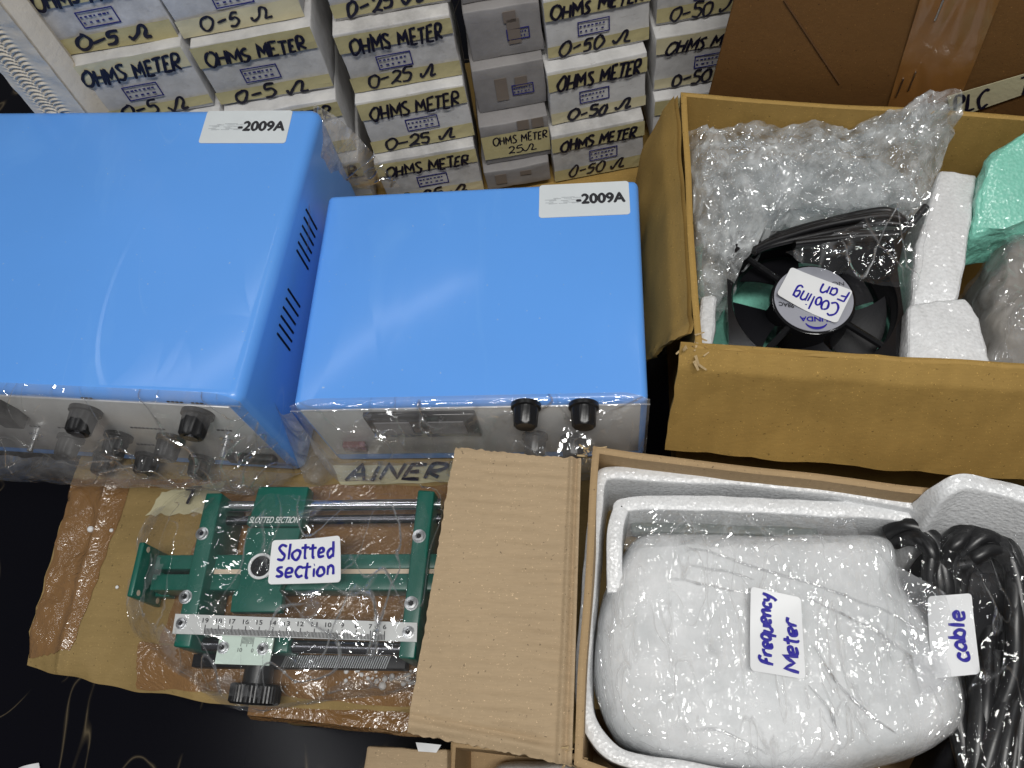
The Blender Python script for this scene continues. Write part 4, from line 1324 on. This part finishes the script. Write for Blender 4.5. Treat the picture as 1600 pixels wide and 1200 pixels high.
for i in range(120):
    m_.f.append([i, i + 1, i + 1 + k, i + k]); m_.f.append([160 * nu_ + i + k, 160 * nu_ + i + 1 + k, 160 * nu_ + i + 1, 160 * nu_ + i])
obj('flap', m_, M['kraft'], mt_, smooth=40)
m_ = MB()                           # ragged paper at the flap's corners
for i in range(26):
    c_ = cFL if i % 2 else cRL
    p = c_ + V((r_.uniform(-.006, .004), r_.uniform(-.002, .012) * (1 if i % 2 else -.5), r_.uniform(-.012, .002)))
    a_ = V((r_.uniform(-1, 1), r_.uniform(-1, 1), r_.uniform(-.6, .8))).normalized() * r_.uniform(.002, .007)
    b_ = a_.cross(V((r_.uniform(-1, 1), r_.uniform(-1, 1), 1))).normalized() * r_.uniform(.0008, .002)
    m_.add([p, p + b_, p + a_ + b_ * .6, p + a_], [[0, 1, 2, 3]])
obj('torn_edge', m_, M['edgecard'], mt_)

def foam_wall(pxs, z1, z0, th, name, label, seed, ragged=0.0, lean=0.0):
    ps = [at(p[0], p[1], z1 + (p[2] if len(p) > 2 else 0)) for p in pxs]
    c = catmull(ps, 10)
    m_ = MB()
    n = len(c)
    prof = [(-.5, 0), (-.5, .5), (-.5, .975), (-.475, .993), (-.42, 1.0), (0, 1.001), (.42, 1.0), (.475, .993), (.5, .975), (.5, .5), (.5, 0)]
    vs = []
    for i, p in enumerate(c):
        t_ = c[min(i + 1, n - 1)] - c[max(i - 1, 0)]
        t_.z = 0
        t_.normalize()
        s_ = V((-t_.y, t_.x, 0))
        for (a, b) in prof:
            w_ = V((p.x, p.y, z0 + (p.z - z0) * b)) + s_ * (a * th) + V((0, -lean * (1 - b) - .004 * (lean > 0), 0))
            w_ = w_ + V((nz(w_, 45, seed), nz(w_, 45, seed + 1), nz(w_, 50, seed + 2) if b > .8 else 0)) * .0013
            if ragged and i > n - 4:
                w_ = w_ + V((nz(w_, 220, seed), nz(w_, 220, seed + 4), nz(w_, 220, seed + 5))) * ragged
            vs.append(w_)
    k = len(prof)
    m_.add(vs, [[i * k + j, (i + 1) * k + j, (i + 1) * k + j + 1, i * k + j + 1] for i in range(n - 1) for j in range(k - 1)] + [list(range(k)), [(n - 1) * k + j for j in range(k)][::-1]])
    o = obj(name, m_, M['foam'], None, smooth=60)
    return tag(o, label, 'foam')
foam_wall([(1640, 850, -.01), (1500, 806, -.004), (1380, 776), (1200, 752), (1040, 742), (960, 737), (938, 748), (930, 800), (922, 900), (913, 1000), (912, 1090), (925, 1140), (960, 1178), (1010, 1192), (1080, 1204), (1200, 1225), (1320, 1240)], .070, -.02, .0095, 'foam_liner', 'white foam sheet lining the left and rear walls of the meter carton', 2)
foam_wall([(962, 925, -.008), (960, 850), (968, 800), (985, 786), (1100, 786), (1250, 792), (1400, 800), (1462, 806), (1478, 812)], .062, -.01, .0110, 'foam_sheet', 'white foam strip between the liner and the wrapped frequency meter', 6, .002)
foam_wall([(1432, 784, -.034), (1462, 760, -.008), (1500, 741), (1550, 749), (1640, 776), (1700, 800)], .108, .0, .0105, 'foam_sheet', 'bent white foam sheet rising at the carton\'s rear right, above the black cable', 9, lean=.026)

# wrapped frequency meter
fm = thing('wrapped_frequency_meter', 'white foam bundle wound in stretch film with a frequency meter sticker', 'parcel', at(1215, 1020, .0))
ZM = .045
outl = [(985, 842), (1060, 828), (1180, 832), (1300, 832), (1392, 836), (1412, 905), (1448, 955), (1490, 1010), (1512, 1080), (1508, 1140), (1440, 1180), (1320, 1210), (1180, 1212), (1060, 1198), (985, 1172), (945, 1120), (925, 1040), (938, 940)]
m_ = pillow([at(x, y, ZM) for x, y in outl], .0, .066, None, '', 180, 60, 10.0, pd=3.0,
            disp=lambda p: V((nz(p, 30, 1) * .002, nz(p, 30, 2) * .002, nz(p, 12, 3) * .003 + (crease(V((p.x * .9 + p.y * .5, p.y * 1.3 - p.x * .6, p.z)), 85, 4) - .45) * .0005 + nz(p, 190, 6) * .00035 + nz(p, 45, 9) * .0009)))
obj('foam_bundle', m_, M['wrapped'], fm, smooth=60)
fmt = BVHTree.FromPolygons(m_.v, m_.f)
def shoot(x, y, tree, lift):
    d = ray(x, y)
    h = tree.ray_cast(EYE, d)
    return (h[0] if h[0] else at(x, y, .06)) - d * lift
m2 = MB()                           # outer loose film of the bundle
m2.v = [p + (V((p.x, p.y, .2)) - V((fm.location.x, fm.location.y, 0))).normalized() * (.0013 + .0006 * nz(p, 70, 9) + .0004 * nz(p, 150, 8)) for p in m_.v]
m2.f = [f for f in m_.f if len(f) <= 4]
obj('plastic_wrap', m2, M['filmbundle'], fm, smooth=40)
for k, pth in enumerate((((990, 850), (1100, 862), (1240, 905), (1370, 950), (1495, 1012)), ((985, 872), (1120, 890), (1180, 905)), ((1262, 935), (1350, 975), (1440, 1040), (1500, 1085)),
                         ((960, 900), (1060, 905), (1160, 925)), ((1270, 1010), (1330, 1090), (1400, 1150)), ((1000, 1150), (1120, 1140), (1200, 1180)), ((1262, 1070), (1300, 1120), (1310, 1180)))):
    m2_ = MB()
    pts = [shoot(x, y, fmt, .0026) for x, y in pth]
    c2_ = catmull(pts, 10)
    m2_.tube([p + V((nz(p, 70, 2), nz(p, 70, 3), nz(p, 70, 4))) * .0016 for p in c2_], .0009, 6, True, None, [.0004 + .0007 * math.sin(math.pi * i / (len(c2_) - 1)) for i in range(len(c2_))])
    obj('film_fold', m2_, M['film'], fm, smooth=60)
sq_ = [shoot(x, y, fmt, .0085) for x, y in ((1172, 918), (1251, 934), (1258, 1062), (1172, 1048))]
q = Quad(sq_[3], sq_[0], sq_[1], sq_[2])         # written from bottom to top
q2 = Quad(*[p + q.n * .0 for p in (q.tl, q.tr, q.br, q.bl)])
q.bend = .0016
m_ = MB(); sheet(m_, q)
sk = obj('sticker', m_, M['sticker'], fm, smooth=60)
m_ = MB()
write(m_, q, 'frequency', .10, .95, .60, .26, .00115, 7, .0009, .05)
write(m_, q, 'Meter', .06, .72, .12, .27, .00115, 8, .0009, .05)
obj('handwriting', m_, M['bluepen'], sk)

# black cables in a clear bag at the right
cb = thing('cable_bundle', 'coiled thick black cables in a clear bag with a cable sticker', 'cable', at(1540, 1000, -.01))
r_ = random.Random(15)
zc = .045
paths = []
for i in range(6):
    k = i * 9
    paths.append([(1385 + k * .3, 830 + k * .35, .040), (1420 + k * .2, 822 + k * .5, .052), (1456 - k * .1, 842 + k * .5, .056), (1474 - k * .5, 900 + k * .3, .048), (1482 - k * .3, 1000, .034), (1500 - k * .2, 1120, .026), (1520, 1260, .02)])
for i in range(8):
    k = i * 10
    paths.append([(1478 + k * .25, 960, .035), (1472 + k * .45, 880 + k * .2, .050), (1490 + k * .5, 835 + k * .5, .060), (1535 + k * .2, 818 + k * .55, .062), (1580 - k * .0, 850 + k * .55, .058), (1608 - k * .35, 940 + k * .4, .050), (1606 - k * .4, 1060, .040), (1600 - k * .9, 1160, .034), (1590 - k * 1.1, 1280, .03)])
for i in range(7):
    paths.append([(1530 + i * 13, 1000 + r_.uniform(-30, 30), .030), (1528 + i * 14, 1090, .034), (1522 + i * 16, 1170, .030), (1515 + i * 18, 1270, .026)])
for pth in paths:
    pts = [at(x + r_.uniform(-4, 4), y + r_.uniform(-4, 4), z + .005 + r_.uniform(-.004, .004)) for x, y, z in pth]
    m_ = MB(); m_.tube(catmull(pts, 9), .0052 + r_.uniform(-.0004, .0004), 12)
    obj('cable', m_, M['black'], cb, smooth=70)
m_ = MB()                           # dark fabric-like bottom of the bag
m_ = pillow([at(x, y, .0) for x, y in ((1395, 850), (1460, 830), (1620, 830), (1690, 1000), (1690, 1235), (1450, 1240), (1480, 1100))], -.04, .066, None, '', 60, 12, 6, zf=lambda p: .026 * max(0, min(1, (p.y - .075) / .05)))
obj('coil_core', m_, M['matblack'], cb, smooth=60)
cbq = [at(1398, 846, .052), at(1640, 830, .072), at(1660, 1260, .045), at(1500, 1240, .043)]
def cbf(u, v):
    p = cbq[3].lerp(cbq[2], u).lerp(cbq[0].lerp(cbq[1], u), v)
    return p + V((0, 0, .008 + .009 * math.sin(math.pi * u) * math.sin(math.pi * v) + .0075 * (crease(V((p.x * 1.6, p.y * .7, p.z)), 26, 4) - .4)))
m_ = MB(); m_.grid(cbf, 80, 90)
obj('plastic_bag', m_, film('cable_bag_film', .008, fac=.03, facet=((85, .3, .3, .3), (180, .2, 1, 0)), crease=((10, .007, .4, .2), (16, .007, .4, -.6)), line=.4, linehaze=.08), cb, smooth=35)
q4 = [at(1446, 933, .068), at(1517, 927, .068), at(1530, 1053, .064), at(1458, 1060, .064)]
q = Quad(q4[3], q4[0], q4[1], q4[2])
q.bend = .0016
m_ = MB(); sheet(m_, q)
sk = obj('sticker', m_, M['sticker'], cb, smooth=60)
m_ = MB()
write(m_, q, 'cable', .16, .80, .22, .34, .0012, 18, .0009, .05)
obj('handwriting', m_, M['bluepen'], sk)

fqq = [at(1395, 880, .078), at(1478, 930, .076), at(1486, 1075, .072), at(1440, 1090, .076)]
def tongue(u, v):
    p = fqq[3].lerp(fqq[2], u).lerp(fqq[0].lerp(fqq[1], u), v)
    return p + V((nz(p, 60, 3) * .004 * u, nz(p, 60, 5) * .004, .004 * (crease(p, 40, 8) - .3)))
m_ = MB(); m_.grid(tongue, 24, 50)
obj('loose_film', m_, film('loose_film', .28, fac=.10, facet=((70, .4, .4, .3), (190, .3, 1, 0)), crease=((22, .02, .3, .9), (30, .02, .3, -.4)), line=.4, linehaze=.3, hazevar=.7), fm, smooth=35)
# clear inner bag showing in the gap behind the bundle
m_ = MB()
gq = [at(985, 800, .058), at(1330, 812, .060), at(1340, 850, .072), at(975, 860, .060)]
def gf(u, v):
    p = gq[3].lerp(gq[2], u).lerp(gq[0].lerp(gq[1], u), v)
    return p + V((0, nz(p, 60, 4) * .003, .004 + .009 * (crease(p, 34, 8) - .35)))
m_.grid(gf, 80, 16)
o = obj('bag_edge', m_, M['film'], fm, smooth=35)
m_ = MB()
m_.slab(at(985, 815, .02), V((.13, -.004, 0)), V((0, -.012, 0)), V((0, 0, .012)))
obj('inner_case', m_, plain('grey_green_case', (.12, .14, .13), .4), fm, bevel=.002)

# ------------------------------------------------------------------ green slotted-line instrument
sl = thing('slotted_line', 'green slotted section instrument with a steel ruler and black knob, in a clear bag', 'instrument', at(460, 890, .0))
ZS = .046
def bar(pxs, z1, z0, name, mat, bev=.0012, parent=None):
    ps = [at(x, y, z1) for x, y in pxs]
    ar = sum(ps[i].x * ps[i - 1].y - ps[i - 1].x * ps[i].y for i in range(len(ps)))
    if ar > 0: ps = ps[::-1]
    m_ = MB()
    m_.hexa([V((p.x, p.y, z0)) for p in ps], ps)
    return obj(name, m_, mat, parent or sl, bevel=bev, seg=2)
bar(((322, 770), (347, 770), (296, 1012), (270, 1010)), ZS, .003, 'end_plate', M['green'])
bar(((653, 765), (679, 767), (648, 1030), (622, 1028)), ZS, .003, 'end_plate', M['green'])
# waveguide with its slot, lying between the end plates
g1 = [at(236, 868, .034), at(712, 868, .034), at(712, 926, .034), at(228, 920, .034)]
yA, yB = at(470, 866, .034).y, at(470, 922, .034).y
xA, xB = at(240, 890, .034).x, at(720, 890, .034).x
ym = (yA + yB) / 2 + .0006
for (y0, y1) in ((yB, ym - .0018), (ym + .0018, yA)):
    m_ = MB(); m_.slab((xA, y0, .014), V((xB - xA, 0, 0)), V((0, y1 - y0, 0)), V((0, 0, .020)))
    obj('waveguide', m_, M['green'], sl, bevel=.0008)
m_ = MB(); m_.slab((xA + .03, ym - .0017, .012), V((xB - xA - .04, 0, 0)), V((0, .0034, 0)), V((0, 0, .0212)))
obj('slot', m_, M['cream'], sl)
# square flange at the left end
m_ = MB(); m_.slab((xA - .010, yB - .007, .004), V((.0045, 0, 0)), V((0, yA - yB + .014, 0)), V((0, 0, .041)))
flg = obj('flange', m_, M['green'], sl, bevel=.001)
for (dy, dz) in ((-.003, .010), (-.003, .038), (yA - yB + .003, .010), (yA - yB + .003, .038)):
    m_ = MB()
    m_.lathe((xA - .0056, yB + dy, dz), (1, 0, 0), [(0, .0022), (.0003, .0022)], 14)
    m_.lathe((xA - .0100, yB + dy, dz), (-1, 0, 0), [(0, .0022), (.0003, .0022)], 14)
    obj('bolt_hole', m_, M['cream'], flg)
m_ = MB(); m_.slab((xA - .0055, yB - .001, .006), V((.012, 0, 0)), V((0, yA - yB + .002, 0)), V((0, 0, .010)))
obj('flange_foot', m_, M['green'], flg, bevel=.001)
# rods
for (y, z, r, mat) in ((790, .034, .0042, 'chrome'), (812, .028, .0036, 'darksteel')):
    a_, b_ = at(338, y + 2, z), at(690, y - 2, z)
    m_ = MB(); m_.tube([V((a_.x, a_.y, z)), V((b_.x, b_.y, z))], r, 20)
    obj('guide_rod', m_, M[mat], sl, smooth=40)
a_, b_ = at(290, 1006, .026), at(640, 1014, .026)
m_ = MB(); m_.tube([V((a_.x, a_.y, .026)), V((b_.x, b_.y, .026))], .0046, 20)
obj('guide_rod', m_, M['darksteel'], sl, smooth=40)
a_, b_ = at(300, 1028, .018), at(634, 1030, .018)
m_ = MB(); m_.slab((a_.x, a_.y - .006, .006), V((b_.x - a_.x, 0, 0)), V((0, .009, 0)), V((0, 0, .011)))
rk = obj('rack_bar', m_, M['matblack'], sl, bevel=.0006)
m_ = MB()
n_ = 46
for i in range(n_):
    x_ = at(440, 1028, .018).x + i * (at(606, 1028, .018).x - at(440, 1028, .018).x) / n_
    m_.slab((x_, a_.y - .0058, .0165), V((.00075, 0, 0)), V((.0030, .0085, 0)), V((0, 0, .0014)))
obj('rack_teeth', m_, M['steel'], rk)
# carriage (probe mount)
cz1 = .044
bar(((404, 760), (482, 760), (470, 822), (386, 822)), cz1, .030, 'carriage', M['green'])
cp = [at(x, y, cz1) for x, y in ((386, 824), (470, 824), (458, 872), (436, 922), (441, 930), (438, 956), (359, 956), (362, 930), (372, 914), (378, 870))]
m_ = MB(); m_.prism(cp[::-1], .036, cz1 - .0004)
obj('carriage_plate', m_, M['green'], sl, bevel=.0008)
bar(((375, 990), (452, 994), (449, 1020), (372, 1016)), .036, .012, 'carriage_slide', M['green'])
q = qpx(cz1 + .0002, (389, 806), (474, 806), (471, 820), (386, 820))
m_ = MB(); plate(m_, q, .0004, 0)
np_ = obj('name_plate', m_, M['greendark'], sl)
m_ = MB(); print_text(m_, q, 'SLOTTED SECTION', .03, .93, .18, .86, .0006, .00008, .0009)
obj('lettering', m_, M['whiteink'], np_)
cc = at(408, 885, cz1 + .001)
m_ = MB(); m_.lathe(cc - V((0, 0, .0012)), (0, 0, 1), [(0, .0078), (.0018, .0078)], 28)
obj('probe_socket', m_, M['matblack'], sl)
m_ = MB(); m_.tube([cc + V((math.cos(a * math.pi / 20) * .0086, math.sin(a * math.pi / 20) * .0086, .0008)) for a in range(41)], .0011, 8, False)
obj('socket_ring', m_, M['sticker'], sl, smooth=60)
# ruler
zr = ZS + .0022
q = qpx(zr, (274, 959), (652, 973), (651, 1003), (269, 990))
m_ = MB(); plate(m_, q, .0012, 0, base=-.0012)
ru = obj('ruler', m_, M['ruler'], sl)
m_ = MB()
def mark(s, t0, t1, wd=.00022):
    m_.hexa([q.p(s - wd / q.w, t0, .0001), q.p(s + wd / q.w, t0, .0001), q.p(s + wd / q.w, t1, .0001), q.p(s - wd / q.w, t1, .0001)],
            [q.p(s - wd / q.w, t0, .0003), q.p(s + wd / q.w, t0, .0003), q.p(s + wd / q.w, t1, .0003), q.p(s - wd / q.w, t1, .0003)])
s19, s6 = .135, .872
for c in range(6, 20):
    s = s6 + (s19 - s6) * (c - 6) / 13
    mark(s, .03, .50, .00030)
    wd = .0135 if c > 9 else .007
    print_text(m_, q, str(c), s - wd, s + wd * .8, .60, .83, .0003, .00008)
    if c < 19:
        for k in range(1, 10):
            mark(s + (s19 - s6) / 130 * k, .03, .36 if k == 5 else .32, .00026)
obj('scale_marks', m_, M['ink'], ru)
q = qpx(zr - .0016, (344, 992), (428, 997), (420, 1040), (335, 1037))
m_ = MB(); plate(m_, q, .0014, 0, base=-.0014)
vn = obj('vernier_plate', m_, M['mint'], sl)
m_ = MB()
for k in range(11):
    mark(.42 + k * .022, .74 if k % 5 else .64, .98, .00014)
print_text(m_, q, '10', .38, .46, .44, .58, .0003)
print_text(m_, q, '0', .63, .67, .44, .58, .0003)
obj('scale_marks', m_, M['ink'], vn)
def screw(x, y, z, r=.0040):
    p = at(x, y, z)
    m_ = MB(); m_.lathe(p, (0, 0, 1), [(0, r * 1.25), (.0006, r * 1.25), (.0007, r), (.0022, r * .95), (.0024, r * .55), (.0014, r * .5), (.0013, r * .1)], 18)
    o = obj('screw', m_, M['steel'], sl, smooth=35)
    m_ = MB(); m_.lathe(p + V((0, 0, .00135)), (0, 0, 1), [(0, r * .48), (.0003, r * .48)], 6)
    obj('socket', m_, M['matblack'], o)
for (x, y) in ((316, 834), (655, 838), (290, 933), (643, 943)):
    screw(x, y, ZS)
for (x, y) in ((284, 974), (638, 988)):
    screw(x, y, zr, .0034)
for (x, y) in ((349, 1012), (411, 1014)):
    screw(x, y, zr - .0014, .0034)
# knob at the near side
kp = at(408, 1040, .020)
m_ = MB()
ax = V((-.05, -1, -.10))
m_.lathe(V((kp.x, kp.y, .022)), ax, [(0, .0100), (.012, .0105), (.0125, .0150)], 48)
m_.lathe(V((kp.x, kp.y, .022)) + ax.normalized() * .0126, ax, [(0, .0165), (.001, .0175), (.012, .0175), (.0135, .0162), (.0138, .006)], 120, 40, .022, (1, 2))
obj('knob', m_, M['black'], sl, smooth=25)
# the clear bag
bag_o = [(340, 752), (430, 748), (560, 756), (700, 758), (715, 860), (700, 1000), (660, 1072), (560, 1090), (470, 1104), (400, 1112), (352, 1104), (300, 1068), (250, 1030), (208, 985), (200, 930), (212, 880), (225, 820), (270, 780)]
boX = catmull([V((x, y, 0)) for x, y in bag_o], 10, True)
c_ = (455, 905)
m_ = MB(); NB, NRB = len(boX), 46
def bagp(x, y, f):
    ht = .056 * max(0, 1 - f ** 5) ** .6 + .0015
    if y > 1020: ht = min(ht, .056 - (y - 1020) * .00018)
    if x < 300: ht = min(ht, .052)
    w_ = at(x, y, max(ht, .0015))
    k = min(1, (1.02 - f) * 5)
    d_ = (crease(V((w_.x, w_.y, 0)), 17, 3) - .35) * .0055 + (crease(V((w_.x, w_.y, 0)), 46, 8) - .4) * .0022 + (crease(V((w_.x, w_.y, 0)), 90, 5) - .4) * .002 * f ** 4
    return V((w_.x, w_.y, max(.0012, w_.z + d_ * k)))
m_.v.append(bagp(*c_, 0))
for j in range(1, NRB + 1):
    f_ = math.sin(j / NRB * math.pi / 2)
    for p in boX:
        m_.v.append(bagp(c_[0] + (p.x - c_[0]) * f_, c_[1] + (p.y - c_[1]) * f_, f_))
m_.f += [[0, 1 + k, 1 + (k + 1) % NB] for k in range(NB)]
for j in range(NRB - 1):
    m_.f += [[1 + j * NB + k, 1 + (j + 1) * NB + k, 1 + (j + 1) * NB + (k + 1) % NB, 1 + j * NB + (k + 1) % NB] for k in range(NB)]
bg = obj('plastic_bag', m_, M['bag'], sl, smooth=30)
m2 = MB()
J0 = int(NRB * .60)
for j in range(J0, NRB + 1):
    f_ = math.sin(j / NRB * math.pi / 2)
    for p in boX:
        w_ = bagp(c_[0] + (p.x - c_[0]) * f_, c_[1] + (p.y - c_[1]) * f_, f_)
        d_ = crease(V((w_.x, w_.y, .3)), 60, 12) - .4
        m2.v.append(w_ + V((nz(w_, 60, 4) * .003, nz(w_, 60, 6) * .003, .0015 + max(-.001, d_ * .004))))
for j in range(NRB - J0):
    for k in range(NB):
        x_ = m2.v[j * NB + k].x
        w_ = m2.v[j * NB + k]
        if (x_ < at(330, 900, .03).x or w_.y < at(450, 1030, .02).y) and (j / (NRB - J0)) > .30 + .9 * nz(w_, 28, 3):
            m2.f.append([j * NB + k, (j + 1) * NB + k, (j + 1) * NB + (k + 1) % NB, j * NB + (k + 1) % NB])
obj('bag_edge', m2, film('crushed_bag_edge', .07, (.93, .92, .91), fac=.12, facet=((75, .5, .7, .4), (190, .4, 1, 0)), crease=((22, .025, .6, .3), (30, .02, .4, -.6)), line=.45, linehaze=.3, hs=30, hazevar=.9), bg, smooth=30)
q = qpx(.0625, (427, 845), (534, 839), (533, 910), (420, 914))
q.bend = .0016
m_ = MB(); sheet(m_, q)
sk = obj('sticker', m_, M['sticker'], bg, smooth=60)
m_ = MB()
write(m_, q, 'Slotted', .08, .93, .54, .34, .00115, 21, .0009, .02, .02)
write(m_, q, 'section', .09, .93, .13, .36, .00115, 22, .0009, .02, .02)
obj('handwriting', m_, M['bluepen'], sk)

# ------------------------------------------------------------------ small things low in front
sc_ = thing('small_carton', 'small pale kraft carton at the bottom edge below the big flap', 'carton', at(635, 1185, FLOOR))
zz = -.060
m_ = MB()
ps = [at(x, y, zz) for x, y in ((572, 1166), (700, 1172), (698, 1260), (560, 1260))]
m_.hexa([V((p.x, p.y, FLOOR)) for p in ps[::-1]], ps[::-1])
obj('carton_body', m_, M['kraft'], sc_, bevel=.002, sub=6, disp=crumple(.0016, 40, 4))
oc = thing('open_carton', 'open brown carton mostly hidden below the flap at the bottom edge', 'carton', at(800, 1190, FLOOR))
ps = [at(x, y, -.075) for x, y in ((704, 1158), (905, 1178), (930, 1290), (704, 1280))]
open_box([ps[3], ps[2], ps[1], ps[0]], FLOOR, -.075, .004, M['kraftwall'], oc, lambda p: V((nz(p, 20, 3), nz(p, 20, 5), 0)) * .002)
m_ = pillow([at(x, y, -.08) for x, y in ((760, 1196), (840, 1186), (900, 1190), (925, 1230), (880, 1280), (760, 1280))], -.145, .062, None, '', 50, 12, 5, disp=lambda p: V((0, 0, nz(p, 40, 3) * .003)))
o = obj('white_parcel', m_, M['wrapped'], None, smooth=60); tag(o, 'white wrapped parcel peeking out inside the open carton at the bottom', 'parcel')
def paper(name, pxs, z, label):
    ps = [at(x, y, z) for x, y in pxs]
    m_ = MB()
    m_.grid(lambda u, v: ps[3].lerp(ps[2], u).lerp(ps[0].lerp(ps[1], u), v) + V((0, 0, .004 * math.sin(u * 3) * v + .001)), 8, 8)
    k = len(m_.v); m_.v += [v - V((0, 0, .0004)) for v in m_.v]; m_.f += [[i + k for i in f][::-1] for f in m_.f]
    o = obj(name, m_, M['sticker'], None, smooth=50)
    tag(o, label, 'paper')
paper('paper_scrap', ((650, 1160), (690, 1164), (682, 1176), (654, 1174)), -.056, 'white paper scrap on the small carton below the big flap')
paper('paper_scrap', ((30, 1200), (62, 1192), (70, 1240), (34, 1240)), FLOOR + .001, 'white paper scrap on the black floor at the lower left')

# loose foam beads
mbd = MB(); mbd.ball((0, 0, 0), .0021, 10, 6, .9)
proto = obj('foam_bead', mbd, plain('bead_white', (.80, .80, .80), .6), None, smooth=80, loc=(0, 0, 0))
beads = [(142, 827, 1.3, 0), (173, 828, .8, 0), (182, 917, .7, 0), (598, 1072, 1.4, 0), (630, 1068, 1.0, 0), (640, 1066, .9, 0), (636, 1062, .7, 0)]
r_ = random.Random(31)
for i in range(34):
    beads.append((r_.uniform(515, 650), r_.uniform(1036, 1066), r_.uniform(.35, 1.0), 0))
for i in range(8):
    beads.append((r_.uniform(440, 560), r_.uniform(1045, 1090), r_.uniform(.3, .7), 0))
for i, (x, y, s, z) in enumerate(beads):
    o = proto if i == 0 else proto.copy()
    if i: COL.objects.link(o)
    p = drop(at(x, y, 0), 0)
    o.location = V((p.x, p.y, p.z + .0018 * s))
    o.scale = (s, s, s)
    inside = i >= 7 or i in (3, 4, 5, 6)
    tag(o, 'tiny white foam bead on the carton near the rack of the green instrument' if inside else 'tiny white foam bead on the bare carton left of the clear bag', 'foam bead', 'loose foam beads by the green instrument' if inside else 'loose foam beads left of the bag')
